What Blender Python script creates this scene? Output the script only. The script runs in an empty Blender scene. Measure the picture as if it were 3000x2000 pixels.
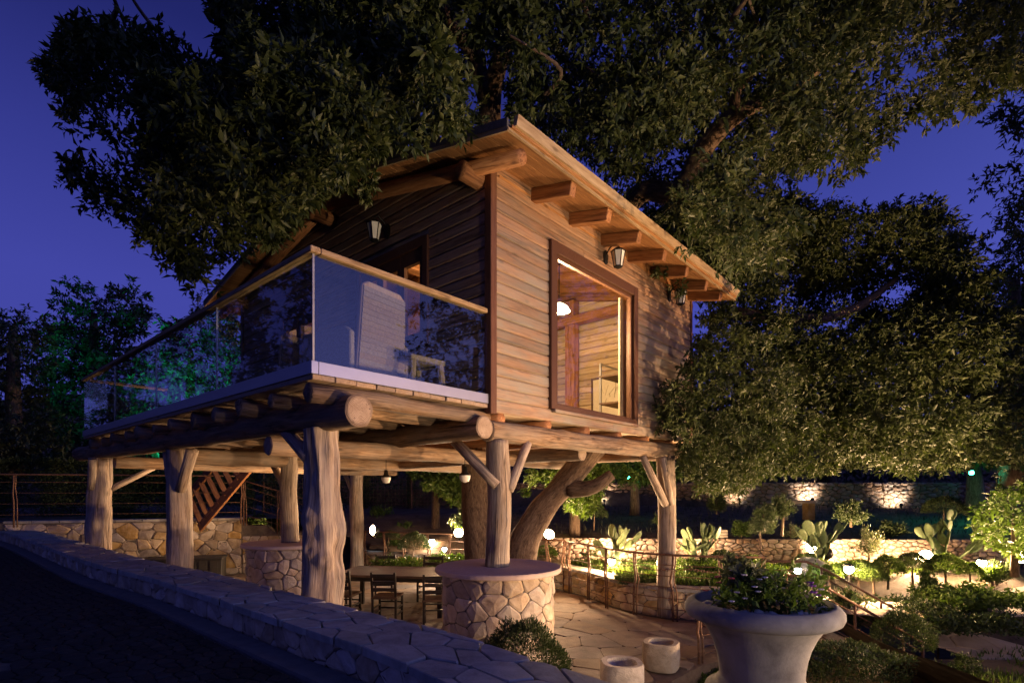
import bpy, bmesh, math, random
import numpy as np
from mathutils import Vector, Matrix, noise as mnoise

R = math.radians
random.seed(7)
rng = np.random.default_rng(11)
S = bpy.context.scene
COL = S.collection

# ---------------------------------------------------------------- camera
EYE = 2.28                       # eye height above the sunken terrace (z = 0)
cam_d = bpy.data.cameras.new("camera")
cam = bpy.data.objects.new("camera", cam_d)
COL.objects.link(cam)
cam.location = (0, 0, EYE)
cam.rotation_euler = (R(90), 0, 0)
cam_d.sensor_width = 36
cam_d.lens = 36 * 1596 / 3000
cam_d.shift_y = 435 / 3000
cam_d.clip_start = 0.05
cam_d.clip_end = 2000
S.camera = cam

# ---------------------------------------------------------------- sky (dusk, the sun is down behind the camera)
W = bpy.data.worlds.new("World")
S.world = W
W.use_nodes = True
nt = W.node_tree
nt.nodes.clear()
tcw = nt.nodes.new("ShaderNodeTexCoord")
sep = nt.nodes.new("ShaderNodeSeparateXYZ")
nt.links.new(tcw.outputs["Generated"], sep.inputs[0])
def wmath(op, a, b=None):
    n = nt.nodes.new("ShaderNodeMath"); n.operation = op
    for i, x in enumerate((a, b)):
        if x is None: continue
        if isinstance(x, (int, float)): n.inputs[i].default_value = x
        else: nt.links.new(x, n.inputs[i])
    return n.outputs[0]
elev = nt.nodes.new("ShaderNodeValToRGB")          # blue dusk, darker towards the zenith
el = elev.color_ramp.elements
stops = [(0.0, (0.060, 0.068, 0.37)), (0.30, (0.053, 0.061, 0.365)), (0.45, (0.034, 0.041, 0.265)), (0.60, (0.014, 0.018, 0.135)), (0.75, (0.008, 0.011, 0.085)), (1.0, (0.006, 0.009, 0.07))]
el[0].position, el[0].color = stops[0][0], (*stops[0][1], 1)
el[1].position, el[1].color = stops[-1][0], (*stops[-1][1], 1)
for q_, c_ in stops[1:-1]:
    e_ = el.new(q_); e_.color = (*c_, 1)
nt.links.new(sep.outputs[2], elev.inputs[0])
# afterglow where the sun went down, behind the photographer's right shoulder
SUNSET = (0.97, -0.24)
dt = wmath('ADD', wmath('MULTIPLY', sep.outputs[0], SUNSET[0]), wmath('MULTIPLY', sep.outputs[1], SUNSET[1]))
half = wmath('MAXIMUM', wmath('MULTIPLY', wmath('ADD', dt, 1.0), 0.5), 0.0)
def glow_of(power, col):
    m = nt.nodes.new("ShaderNodeMix"); m.data_type = 'RGBA'; m.blend_type = 'MIX'
    m.inputs[6].default_value = (0, 0, 0, 1); m.inputs[7].default_value = (*col, 1)
    nt.links.new(wmath('POWER', half, power), m.inputs[0])
    return m.outputs[2]
def add_col(a, b):
    m = nt.nodes.new("ShaderNodeMix"); m.data_type = 'RGBA'; m.blend_type = 'ADD'
    m.inputs[0].default_value = 1.0
    nt.links.new(a, m.inputs[6]); nt.links.new(b, m.inputs[7])
    return m.outputs[2]
sky_col = add_col(add_col(elev.outputs[0], glow_of(2.5, (0.030, 0.045, 0.155))), glow_of(14.0, (0.42, 0.46, 1.45)))
bg = nt.nodes.new("ShaderNodeBackground")
bg.inputs[1].default_value = 1.0
wo = nt.nodes.new("ShaderNodeOutputWorld")
nt.links.new(sky_col, bg.inputs[0])
nt.links.new(bg.outputs[0], wo.inputs[0])

S.view_settings.view_transform = 'Standard'
S.view_settings.look = 'None'
S.view_settings.exposure = 0.0
S.view_settings.gamma = 1.0
S.view_settings.use_curve_mapping = False
S.render.engine = 'CYCLES'
S.cycles.use_denoising = True
S.cycles.max_bounces = 6
S.cycles.diffuse_bounces = 3
S.cycles.glossy_bounces = 3
S.cycles.transmission_bounces = 4
S.cycles.transparent_max_bounces = 12
S.cycles.sample_clamp_indirect = 4.0
S.cycles.caustics_reflective = False
S.cycles.caustics_refractive = False

# ---------------------------------------------------------------- frames of reference
F, CX, HY = 1596.0, 1500.0, 1435.0        # measured focal length, centre and horizon of the photograph

def at(px, py, Y):
    return Vector(((px - CX) / F * Y, Y, (HY - py) / F * Y + EYE))

def on(px, py, z):
    """the point at world height z seen at that place"""
    Y = (EYE - z) * F / (py - HY)
    return Vector(((px - CX) / F * Y, Y, z))

AX = Vector((-0.7519, 0.6593, 0))         # along the long side of the balcony
BX = Vector((0.6593, 0.7519, 0))          # along the lit wall with the big window
C0 = Vector((-0.2475, 6.371, 0))          # house corner
HROT = math.atan2(BX.y, BX.x)

def hw(t, s, z):
    """house coordinates to world (z above the terrace)"""
    return C0 + BX * t + AX * s + Vector((0, 0, z))

# ---------------------------------------------------------------- object helpers
def link(o, parent=None):
    COL.objects.link(o)
    if parent is not None:
        o.parent = parent
    return o

def tag(o, label=None, cat=None, group=None, kind=None):
    if label: o['label'] = label
    if cat: o['category'] = cat
    if group: o['group'] = group
    if kind: o['kind'] = kind
    return o

def thing(name, label, cat, loc=(0, 0, 0), rz=0.0, group=None):
    o = bpy.data.objects.new(name, None)
    o.empty_display_size = 0.2
    o.location = loc
    o.rotation_euler = (0, 0, rz)
    link(o)
    return tag(o, label, cat, group)

def copy_tree(o, parent=None, loc=None, rz=None, label=None, group=None, scale=None):
    c = o.copy()
    COL.objects.link(c)
    if parent is not None: c.parent = parent
    if loc is not None: c.location = loc
    if rz is not None: c.rotation_euler = (0, 0, rz)
    if scale is not None: c.scale = scale
    if label: c['label'] = label
    if group: c['group'] = group
    for ch in o.children:
        copy_tree(ch, c)
    return c

class MB:
    """collects vertices, faces and wood-grain coordinates for ONE mesh object"""
    def __init__(s):
        s.v, s.f, s.g = [], [], []
    def add(s, vs, fs, gr=None):
        b = len(s.v)
        s.v += [tuple(v) for v in vs]
        s.f += [tuple(i + b for i in f) for f in fs]
        s.g += [tuple(g) for g in (gr if gr is not None else vs)]
        return s
    def box(s, lo, hi, along=0, ch=0.0):
        (x0, y0, z0), (x1, y1, z1) = lo, hi
        vs = [(x, y, z) for x in (x0, x1) for y in (y0, y1) for z in (z0, z1)]
        fs = [(0, 1, 3, 2), (4, 6, 7, 5), (0, 4, 5, 1), (2, 3, 7, 6), (0, 2, 6, 4), (1, 5, 7, 3)]
        return s.add(vs, fs, [gperm(v, along) for v in vs])
    def obox(s, p, ux, uy, uz, along=0):
        """box centred on p with half-axis vectors"""
        p, ux, uy, uz = Vector(p), Vector(ux), Vector(uy), Vector(uz)
        vs, gr = [], []
        ax = [ux, uy, uz]
        for i in (-1, 1):
            for j in (-1, 1):
                for k in (-1, 1):
                    vs.append(p + ux * i + uy * j + uz * k)
                    l = (ux.length * i, uy.length * j, uz.length * k)
                    gr.append(gperm(l, along))
        fs = [(0, 1, 3, 2), (4, 6, 7, 5), (0, 4, 5, 1), (2, 3, 7, 6), (0, 2, 6, 4), (1, 5, 7, 3)]
        return s.add(vs, fs, gr)
    def bar(s, a, b, w, h=None, up=(0, 0, 1)):
        a, b = Vector(a), Vector(b)
        d = (b - a)
        L = d.length
        d.normalize()
        up = Vector(up)
        if abs(d.dot(up)) > 0.98: up = Vector((1, 0, 0))
        x = d.cross(up).normalized()
        y = x.cross(d).normalized()
        return s.obox((a + b) / 2, d * L / 2, x * w / 2, y * (h or w) / 2, 0)
    def tube(s, pts, rad, n=10, cap=True, wob=0.0, seed=0.0, ridges=0, twist=0.0, rid=0.1, knots=(), crease=0.0):
        pts = [Vector(p) for p in pts]
        if not hasattr(rad, '__len__'): rad = [rad] * len(pts)
        m = len(pts)
        vs, gr, fs = [], [], []
        L = 0.0
        prev = None
        for i in range(m):
            d = (pts[min(i + 1, m - 1)] - pts[max(i - 1, 0)]).normalized()
            if prev is None:
                x = d.cross(Vector((0, 0, 1)) if abs(d.z) < 0.9 else Vector((0, 1, 0))).normalized()
            else:
                x = (prev - d * prev.dot(d)).normalized()
            prev = x
            y = d.cross(x)
            if i: L += (pts[i] - pts[i - 1]).length
            for k in range(n):
                th = 2 * math.pi * k / n
                r = rad[i]
                if ridges:
                    r *= 1 + rid * (math.sin(ridges * th + twist * L + seed) * .6 + math.sin((ridges * 2 + 1) * th - 1.7 * twist * L + seed * 2) * .4)
                if crease:
                    r *= 1 + crease * (0.45 - abs(math.sin(2.5 * th + .8 * math.sin(1.1 * L + seed) + .5 * L)) ** .6) + crease * .6 * (0.4 - abs(math.sin(4.5 * th - 1.2 * math.sin(.9 * L) + seed)) ** .5)
                if wob:
                    q = Vector((math.cos(th) * 1.3 + seed * 3.1, math.sin(th) * 1.3, L * 2.2))
                    r *= 1 + wob * mnoise.noise(q)
                for (kz, kth, kr, ks) in knots:
                    dth = (th - kth + math.pi) % (2 * math.pi) - math.pi
                    e = ((L - kz) / ks) ** 2 + (dth * rad[i] / ks) ** 2
                    r += kr * (math.exp(-e) - 0.55 * math.exp(-e * 6))
                vs.append(pts[i] + (x * math.cos(th) + y * math.sin(th)) * r)
                gr.append((math.cos(th) * rad[i], math.sin(th) * rad[i], L))
        for i in range(m - 1):
            for k in range(n):
                a, b = i * n + k, i * n + (k + 1) % n
                fs.append((a, b, b + n, a + n))
        if cap:
            b0 = len(vs)
            vs += [pts[0], pts[-1]]
            gr += [(0, 0, 0), (0, 0, L)]
            for k in range(n):
                fs.append((b0, (k + 1) % n, k))
                fs.append((b0 + 1, (m - 1) * n + k, (m - 1) * n + (k + 1) % n))
        return s.add(vs, fs, gr)
    def lathe(s, prof, n=32, c=(0, 0, 0), wob=None):
        cx, cy, cz = c
        vs, fs = [], []
        for r, z in prof:
            for k in range(n):
                th = 2 * math.pi * k / n
                rr = r * (1 + (wob(th, z) if wob else 0))
                vs.append((cx + rr * math.cos(th), cy + rr * math.sin(th), cz + z))
        for i in range(len(prof) - 1):
            for k in range(n):
                a, b = i * n + k, i * n + (k + 1) % n
                fs.append((a, b, b + n, a + n))
        return s.add(vs, fs)
    def sphere(s, c, r, n=12, m=8, sx=1, sy=1, sz=1, wob=0, seed=0):
        vs, fs = [], []
        for i in range(m + 1):
            ph = math.pi * i / m
            for k in range(n):
                th = 2 * math.pi * k / n
                v = Vector((math.sin(ph) * math.cos(th), math.sin(ph) * math.sin(th), math.cos(ph)))
                q = 1 + (wob * mnoise.noise(v * 1.6 + Vector((seed, seed * 2, 0))) if wob else 0)
                vs.append((c[0] + v.x * r * sx * q, c[1] + v.y * r * sy * q, c[2] + v.z * r * sz * q))
        for i in range(m):
            for k in range(n):
                a, b = i * n + k, i * n + (k + 1) % n
                fs.append((a, a + n, b + n, b))
        return s.add(vs, fs)
    def build(s, name, mat, parent=None, smooth=False, bevel=0.0):
        me = bpy.data.meshes.new(name)
        me.from_pydata(s.v, [], s.f)
        at_ = me.attributes.new("grain", 'FLOAT_VECTOR', 'POINT')
        at_.data.foreach_set("vector", np.array(s.g, dtype=np.float32).ravel())
        if bevel:
            bm = bmesh.new(); bm.from_mesh(me)
            bmesh.ops.remove_doubles(bm, verts=bm.verts, dist=1e-5)
            bmesh.ops.bevel(bm, geom=bm.edges[:], offset=bevel, segments=1, affect='EDGES', clamp_overlap=True)
            bm.to_mesh(me); bm.free()
        me.materials.append(mat)
        if smooth:
            me.polygons.foreach_set("use_smooth", [True] * len(me.polygons))
        me.update()
        return link(bpy.data.objects.new(name, me), parent)

def gperm(v, along):
    o = [v[0], v[1], v[2]]
    a = o.pop(along)
    return (o[0], o[1], a)

def smooth_by_angle(o, ang=40):
    me = o.data
    bm = bmesh.new(); bm.from_mesh(me)
    for f in bm.faces: f.smooth = True
    for e in bm.edges:
        if len(e.link_faces) == 2 and e.calc_face_angle(0) > R(ang): e.smooth = False
    bm.to_mesh(me); bm.free()
    return o

# ---------------------------------------------------------------- materials
def new_mat(name):
    m = bpy.data.materials.new(name)
    m.use_nodes = True
    n = m.node_tree.nodes
    return m, m.node_tree, n["Principled BSDF"], n["Material Output"]

def nd(t, kind, **kw):
    n = t.nodes.new(kind)
    for k, v in kw.items():
        setattr(n, k, v)
    return n

def ramp(t, fac, cols):
    r = nd(t, "ShaderNodeValToRGB")
    el = r.color_ramp.elements
    while len(el) > 1: el.remove(el[-1])
    el[0].position, el[0].color = cols[0][0], (*cols[0][1], 1)
    for p, c in cols[1:]:
        e = el.new(p); e.color = (*c, 1)
    t.links.new(fac, r.inputs[0])
    return r.outputs[0]

def mixc(t, fac, a, b, mode='MIX'):
    m = nd(t, "ShaderNodeMix", data_type='RGBA', blend_type=mode)
    if isinstance(fac, (int, float)): m.inputs[0].default_value = fac
    else: t.links.new(fac, m.inputs[0])
    for i, x in ((6, a), (7, b)):
        if isinstance(x, tuple): m.inputs[i].default_value = (*x, 1)
        else: t.links.new(x, m.inputs[i])
    return m.outputs[2]

def math_(t, op, a, b=None):
    m = nd(t, "ShaderNodeMath", operation=op)
    for i, x in enumerate((a, b)):
        if x is None: continue
        if isinstance(x, (int, float)): m.inputs[i].default_value = x
        else: t.links.new(x, m.inputs[i])
    return m.outputs[0]

def noise_(t, vec, scale, detail=4, rough=0.6, dist=0.0):
    n = nd(t, "ShaderNodeTexNoise")
    n.inputs["Scale"].default_value = scale
    n.inputs["Detail"].default_value = detail
    n.inputs["Roughness"].default_value = rough
    n.inputs["Distortion"].default_value = dist
    t.links.new(vec, n.inputs["Vector"])
    return n.outputs["Fac"]

def bump_(t, h, strength, dist, bsdf):
    b = nd(t, "ShaderNodeBump")
    b.inputs["Strength"].default_value = strength
    b.inputs["Distance"].default_value = dist
    t.links.new(h, b.inputs["Height"])
    t.links.new(b.outputs[0], bsdf.inputs["Normal"])

def wood(name, dark, mid, light, grey=None, greyamt=0.5, rough=0.75, gs=14, weather=None, bump=0.5, along=0.9, crack=0.0):
    """wood whose grain follows the 'grain' attribute; each piece gets its own offset and tone"""
    m, t, b, o = new_mat(name)
    a = nd(t, "ShaderNodeAttribute", attribute_name="grain")
    inf = nd(t, "ShaderNodeObjectInfo")
    off = nd(t, "ShaderNodeVectorMath", operation='SCALE')
    t.links.new(a.outputs["Vector"], off.inputs[0]); off.inputs[3].default_value = 1.0
    rn = nd(t, "ShaderNodeCombineXYZ")
    r13 = math_(t, 'MULTIPLY', inf.outputs["Random"], 37.0)
    for i in range(3): t.links.new(r13, rn.inputs[i])
    ad = nd(t, "ShaderNodeVectorMath", operation='ADD')
    t.links.new(off.outputs[0], ad.inputs[0]); t.links.new(rn.outputs[0], ad.inputs[1])
    st = nd(t, "ShaderNodeVectorMath", operation='MULTIPLY')
    t.links.new(ad.outputs[0], st.inputs[0]); st.inputs[1].default_value = (gs, gs, along)
    g1 = noise_(t, st.outputs[0], 2.2, 6, 0.68, 0.6)
    g2 = noise_(t, st.outputs[0], 6.0, 3, 0.6, 0.2)
    st2 = nd(t, "ShaderNodeVectorMath", operation='MULTIPLY')
    t.links.new(ad.outputs[0], st2.inputs[0]); st2.inputs[1].default_value = (3.0, 3.0, 1.1)
    blot = noise_(t, st2.outputs[0], 1.5, 4, 0.6)
    mixg = math_(t, 'ADD', math_(t, 'MULTIPLY', g1, 0.7), math_(t, 'MULTIPLY', g2, 0.3))
    c = ramp(t, mixg, [(0.37, dark), (0.49, mid), (0.62, light)])
    # knots
    vo = nd(t, "ShaderNodeTexVoronoi", feature='F1')
    vo.inputs["Scale"].default_value = 1.0
    st3 = nd(t, "ShaderNodeVectorMath", operation='MULTIPLY')
    t.links.new(ad.outputs[0], st3.inputs[0]); st3.inputs[1].default_value = (5.5, 5.5, 2.2)
    t.links.new(st3.outputs[0], vo.inputs["Vector"])
    kn = ramp(t, vo.outputs["Distance"], [(0.06, (1, 1, 1)), (0.16, (0, 0, 0))])
    c = mixc(t, math_(t, 'MULTIPLY', kn, 0.75), c, tuple(x * 0.45 for x in dark))
    if crack:
        st4 = nd(t, "ShaderNodeVectorMath", operation='MULTIPLY')
        t.links.new(ad.outputs[0], st4.inputs[0]); st4.inputs[1].default_value = (gs * 1.6, gs * 1.6, along * .55)
        ck = noise_(t, st4.outputs[0], 1.4, 3, 0.55, 0.8)
        ckr = ramp(t, ck, [(0.35, (1, 1, 1)), (0.415, (0, 0, 0))])
        c = mixc(t, math_(t, 'MULTIPLY', ckr, crack), c, tuple(x * 0.35 for x in dark))
    if grey:
        gf = ramp(t, blot, [(0.38, (0, 0, 0)), (0.66, (1, 1, 1))])
        if weather:      # rain reaches the lower boards, the eaves keep the upper ones fresh
            geo = nd(t, "ShaderNodeTexCoord")
            sp = nd(t, "ShaderNodeSeparateXYZ")
            t.links.new(geo.outputs["Object"], sp.inputs[0])
            mr = nd(t, "ShaderNodeMapRange")
            mr.inputs[1].default_value, mr.inputs[2].default_value = weather
            mr.inputs[3].default_value, mr.inputs[4].default_value = 1.0, 0.12
            t.links.new(sp.outputs[2], mr.inputs[0])
            gf = math_(t, 'MULTIPLY', math_(t, 'ADD', math_(t, 'MULTIPLY', gf, 0.55), 0.42), mr.outputs[0])
        c = mixc(t, math_(t, 'MULTIPLY', gf, greyamt), c, grey)
    hv = nd(t, "ShaderNodeHueSaturation")
    t.links.new(c, hv.inputs["Color"])
    vr = nd(t, "ShaderNodeMapRange")
    vr.inputs[3].default_value, vr.inputs[4].default_value = 0.78, 1.18
    t.links.new(inf.outputs["Random"], vr.inputs[0])
    t.links.new(vr.outputs[0], hv.inputs["Value"])
    t.links.new(hv.outputs[0], b.inputs["Base Color"])
    b.inputs["Roughness"].default_value = rough
    b.inputs["Specular IOR Level"].default_value = 0.25
    if crack: mixg = math_(t, 'SUBTRACT', mixg, math_(t, 'MULTIPLY', ckr, 0.35))
    bump_(t, mixg, bump, 0.014, b)
    return m

def stone(name, cols, scale=9.0, rough=0.9, bump=0.6, vary=0.3, fine=60):
    m, t, b, o = new_mat(name)
    tc = nd(t, "ShaderNodeTexCoord")
    inf = nd(t, "ShaderNodeObjectInfo")
    rn = nd(t, "ShaderNodeCombineXYZ")
    r13 = math_(t, 'MULTIPLY', inf.outputs["Random"], 53.0)
    for i in range(3): t.links.new(r13, rn.inputs[i])
    ad = nd(t, "ShaderNodeVectorMath", operation='ADD')
    t.links.new(tc.outputs["Object"], ad.inputs[0]); t.links.new(rn.outputs[0], ad.inputs[1])
    n1 = noise_(t, ad.outputs[0], scale, 6, 0.62, 0.3)
    n2 = noise_(t, ad.outputs[0], fine, 3, 0.6)
    k = len(cols)
    c = ramp(t, n1, [(0.28 + 0.44 * i / max(1, k - 1), cc) for i, cc in enumerate(cols)])
    hv = nd(t, "ShaderNodeHueSaturation")
    t.links.new(c, hv.inputs["Color"])
    vr = nd(t, "ShaderNodeMapRange")
    vr.inputs[3].default_value, vr.inputs[4].default_value = 1 - vary, 1 + vary * .7
    t.links.new(inf.outputs["Random"], vr.inputs[0])
    t.links.new(vr.outputs[0], hv.inputs["Value"])
    sr = nd(t, "ShaderNodeMapRange")
    sr.inputs[3].default_value, sr.inputs[4].default_value = 0.6, 1.25
    t.links.new(math_(t, 'FRACT', math_(t, 'MULTIPLY', inf.outputs["Random"], 7.3)), sr.inputs[0])
    t.links.new(sr.outputs[0], hv.inputs["Saturation"])
    t.links.new(hv.outputs[0], b.inputs["Base Color"])
    b.inputs["Roughness"].default_value = rough
    b.inputs["Specular IOR Level"].default_value = 0.25
    h = math_(t, 'ADD', math_(t, 'MULTIPLY', n1, 1.0), math_(t, 'MULTIPLY', n2, 0.35))
    bump_(t, h, bump, 0.02, b)
    return m

def leafm(name, c1, c2, c3, trans=0.25, rough=0.5):
    m, t, b, o = new_mat(name)
    a = nd(t, "ShaderNodeAttribute", attribute_name="tone")
    inf = nd(t, "ShaderNodeObjectInfo")
    f = math_(t, 'ADD', math_(t, 'MULTIPLY', a.outputs["Fac"], 0.85), math_(t, 'MULTIPLY', inf.outputs["Random"], 0.15))
    c = ramp(t, f, [(0.05, c1), (0.55, c2), (0.97, c3)])
    t.links.new(c, b.inputs["Base Color"])
    b.inputs["Roughness"].default_value = rough
    b.inputs["Specular IOR Level"].default_value = 0.3
    tr = nd(t, "ShaderNodeBsdfTranslucent")
    t.links.new(mixc(t, 1.0, c, (1.0, 1.15, 0.5), 'MULTIPLY'), tr.inputs[0])
    mx = nd(t, "ShaderNodeMixShader")
    mx.inputs[0].default_value = trans
    t.links.new(b.outputs[0], mx.inputs[1]); t.links.new(tr.outputs[0], mx.inputs[2])
    t.links.new(mx.outputs[0], o.inputs[0])
    return m

def plain(name, col, rough=0.5, metal=0.0, vary=0.15, scale=20, bump=0.0, spec=0.4):
    m, t, b, o = new_mat(name)
    tc = nd(t, "ShaderNodeTexCoord")
    n1 = noise_(t, tc.outputs["Object"], scale, 4, 0.6)
    lo = tuple(max(0, c * (1 - vary)) for c in col)
    hi = tuple(min(1, c * (1 + vary)) for c in col)
    t.links.new(ramp(t, n1, [(0.35, lo), (0.65, hi)]), b.inputs["Base Color"])
    b.inputs["Roughness"].default_value = rough
    b.inputs["Metallic"].default_value = metal
    b.inputs["Specular IOR Level"].default_value = spec
    if bump: bump_(t, n1, bump, 0.01, b)
    return m

def glass(name, tintc, ior=1.6, rough=0.0):
    m, t, b, o = new_mat(name)
    t.nodes.remove(b)
    geo = nd(t, "ShaderNodeNewGeometry")
    dp = nd(t, "ShaderNodeVectorMath", operation='DOT_PRODUCT')
    t.links.new(geo.outputs["Normal"], dp.inputs[0]); t.links.new(geo.outputs["Incoming"], dp.inputs[1])
    r0 = ((ior - 1) / (ior + 1)) ** 2
    sch = math_(t, 'POWER', math_(t, 'SUBTRACT', 1.0, math_(t, 'ABSOLUTE', dp.outputs["Value"])), 5.0)
    frf = math_(t, 'ADD', math_(t, 'MULTIPLY', sch, 1 - r0), r0)
    tr = nd(t, "ShaderNodeBsdfTransparent"); tr.inputs[0].default_value = (*tintc, 1)
    gl = nd(t, "ShaderNodeBsdfGlossy"); gl.inputs["Roughness"].default_value = rough
    mx = nd(t, "ShaderNodeMixShader")
    t.links.new(frf, mx.inputs[0])
    t.links.new(tr.outputs[0], mx.inputs[1]); t.links.new(gl.outputs[0], mx.inputs[2])
    t.links.new(mx.outputs[0], o.inputs[0])
    return m

def emit(name, col, strength):
    m, t, b, o = new_mat(name)
    b.inputs["Base Color"].default_value = (0.8, 0.8, 0.8, 1)
    b.inputs["Emission Color"].default_value = (*col, 1)
    b.inputs["Emission Strength"].default_value = strength
    return m

M = {}
M['siding'] = wood("weathered_siding", (0.11, 0.045, 0.018), (0.29, 0.135, 0.058), (0.40, 0.21, 0.10), grey=(0.235, 0.22, 0.185), greyamt=.95, weather=(4.7, 6.5), gs=11, crack=.6, along=.7)
M['gable'] = wood("dark_siding", (0.11, 0.06, 0.038), (0.27, 0.165, 0.105), (0.37, 0.25, 0.17), grey=(0.25, 0.205, 0.17), greyamt=0.7, gs=10, crack=.6)
M['trim'] = wood("brown_painted_trim", (0.075, 0.033, 0.018), (0.10, 0.045, 0.025), (0.125, 0.058, 0.033), rough=0.5, bump=0.15)
M['roofwood'] = wood("roof_planks", (0.20, 0.09, 0.033), (0.32, 0.155, 0.06), (0.40, 0.21, 0.085), gs=12, rough=0.6)
M['rafter'] = wood("rafters", (0.15, 0.06, 0.024), (0.28, 0.125, 0.05), (0.38, 0.19, 0.085), gs=12, rough=0.65, crack=.5)
def ring_wood(name):
    m, t, b, o = new_mat(name)
    a = nd(t, "ShaderNodeAttribute", attribute_name="grain")
    inf = nd(t, "ShaderNodeObjectInfo")
    ln = nd(t, "ShaderNodeVectorMath", operation='LENGTH'); t.links.new(a.outputs["Vector"], ln.inputs[0])
    n1 = noise_(t, a.outputs["Vector"], 9, 4, .6)
    d = math_(t, 'ADD', ln.outputs["Value"], math_(t, 'MULTIPLY', n1, 0.035))
    w = math_(t, 'SINE', math_(t, 'MULTIPLY', d, 520.0))
    c = ramp(t, math_(t, 'ADD', math_(t, 'MULTIPLY', w, .25), n1), [(.25, (0.17, 0.11, 0.07)), (.5, (0.32, 0.235, 0.165)), (.75, (0.42, 0.33, 0.25))])
    n2 = noise_(t, a.outputs["Vector"], 22, 2, .5, 2.0)
    ck = ramp(t, n2, [(0.30, (1, 1, 1)), (0.36, (0, 0, 0))])
    c = mixc(t, math_(t, 'MULTIPLY', ck, .8), c, (0.05, 0.03, 0.02))
    edge = ramp(t, ln.outputs["Value"], [(0.105, (0, 0, 0)), (0.135, (1, 1, 1))])
    c = mixc(t, math_(t, 'MULTIPLY', edge, .65), c, (0.09, 0.055, 0.035))
    t.links.new(c, b.inputs["Base Color"]); b.inputs["Roughness"].default_value = .85
    bump_(t, w, .3, .004, b)
    return m
M['endgrain'] = ring_wood("log_ends")
M['fascia'] = wood("pale_fascia", (0.22, 0.145, 0.075), (0.32, 0.225, 0.125), (0.40, 0.295, 0.175), gs=10, rough=0.6)
M['log'] = wood("round_logs", (0.065, 0.034, 0.017), (0.21, 0.13, 0.072), (0.38, 0.26, 0.16), grey=(0.22, 0.185, 0.15), greyamt=0.7, gs=11, crack=.8, bump=.9)
M['post'] = wood("bleached_posts", (0.075, 0.046, 0.03), (0.29, 0.215, 0.155), (0.50, 0.41, 0.32), grey=(0.27, 0.24, 0.215), greyamt=0.75, gs=15, bump=1.0, along=1.0, crack=.8)
M['deck'] = wood("deck_boards", (0.20, 0.13, 0.07), (0.30, 0.21, 0.13), (0.38, 0.28, 0.19), grey=(0.26, 0.22, 0.19), greyamt=0.7)
M['rail'] = wood("handrail_timber", (0.22, 0.14, 0.07), (0.36, 0.25, 0.14), (0.48, 0.36, 0.22), gs=10)
M['interior'] = wood("room_boards", (0.40, 0.28, 0.16), (0.52, 0.39, 0.25), (0.58, 0.46, 0.32), gs=10, rough=0.6)
M['darkwood'] = wood("dark_furniture_wood", (0.012, 0.010, 0.008), (0.026, 0.021, 0.017), (0.045, 0.036, 0.028), gs=12, rough=0.45)
M['tabletop'] = wood("table_top_wood", (0.05, 0.03, 0.016), (0.085, 0.052, 0.03), (0.13, 0.08, 0.048), gs=9, rough=0.6)
M['bark'] = wood("carob_bark", (0.05, 0.032, 0.022), (0.125, 0.083, 0.055), (0.20, 0.145, 0.10), gs=12, along=3.0, bump=1.0, rough=0.9)
M['rubble'] = stone("limestone_rubble", [(0.30, 0.23, 0.16), (0.45, 0.37, 0.28), (0.58, 0.51, 0.41)], 6)
M['ochre'] = stone("ochre_rubble", [(0.33, 0.22, 0.10), (0.47, 0.34, 0.18), (0.58, 0.46, 0.30)], 6)
M['dryrubble'] = stone("dry_wall_stone", [(0.24, 0.165, 0.115), (0.36, 0.265, 0.20), (0.47, 0.37, 0.29)], 6)
M['mortar'] = stone("dark_joints", [(0.10, 0.08, 0.06), (0.17, 0.14, 0.105)], 12, vary=0.05)
M['joint'] = stone('paving_joint', [(0.13, 0.09, 0.062), (0.20, 0.142, 0.097)], 12, vary=0.05)
M['coping'] = stone("coping_flagstone", [(0.25, 0.24, 0.205), (0.37, 0.355, 0.305), (0.47, 0.45, 0.39)], 7, bump=0.5, vary=0.15)
M['slab'] = stone("round_table_slab", [(0.44, 0.36, 0.32), (0.50, 0.42, 0.37)], 14, bump=0.15, vary=0.05)
M['slate'] = stone("terrace_slate", [(0.14, 0.095, 0.065), (0.21, 0.148, 0.10), (0.27, 0.20, 0.14)], 4, bump=0.4, rough=0.75, vary=0.18)
M['cobble'] = stone("road_setts", [(0.022, 0.021, 0.020), (0.042, 0.040, 0.038)], 14, vary=0.35)
M['kerb'] = stone("kerb_stone", [(0.12, 0.12, 0.12), (0.19, 0.185, 0.18)], 10, vary=0.1)
M['urn'] = stone("cast_stone", [(0.13, 0.12, 0.115), (0.235, 0.225, 0.215), (0.30, 0.29, 0.275)], 5, bump=0.25, vary=0.0, fine=90)
M['mortarpot'] = stone("hewn_stone", [(0.34, 0.29, 0.23), (0.48, 0.42, 0.34), (0.58, 0.52, 0.43)], 9, bump=0.9)
M['soil'] = stone("garden_soil", [(0.06, 0.042, 0.026), (0.115, 0.083, 0.055), (0.17, 0.13, 0.088)], 3, bump=0.8, vary=0.0)
M['pathm'] = stone("path_stone", [(0.38, 0.30, 0.22), (0.48, 0.39, 0.29), (0.55, 0.46, 0.35)], 4, bump=0.3, vary=0.12)
M['pebble'] = stone("white_pebbles", [(0.45, 0.44, 0.43), (0.6, 0.59, 0.57)], 8)
M['iron'] = plain("rusty_iron", (0.16, 0.085, 0.05), 0.6, 0.3, 0.35, 25)
M['blackiron'] = plain("black_iron", (0.018, 0.018, 0.018), 0.45, 0.6, 0.2)
M['alu'] = plain("brushed_aluminium", (0.40, 0.41, 0.43), 0.38, 0.8, 0.03, 6)
M['channel_core'] = plain("channel_core", (0.3, 0.3, 0.3), 0.5, 0.5)
M['roofing'] = plain("roof_felt", (0.09, 0.08, 0.075), 0.85, 0.0, 0.25)
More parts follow.
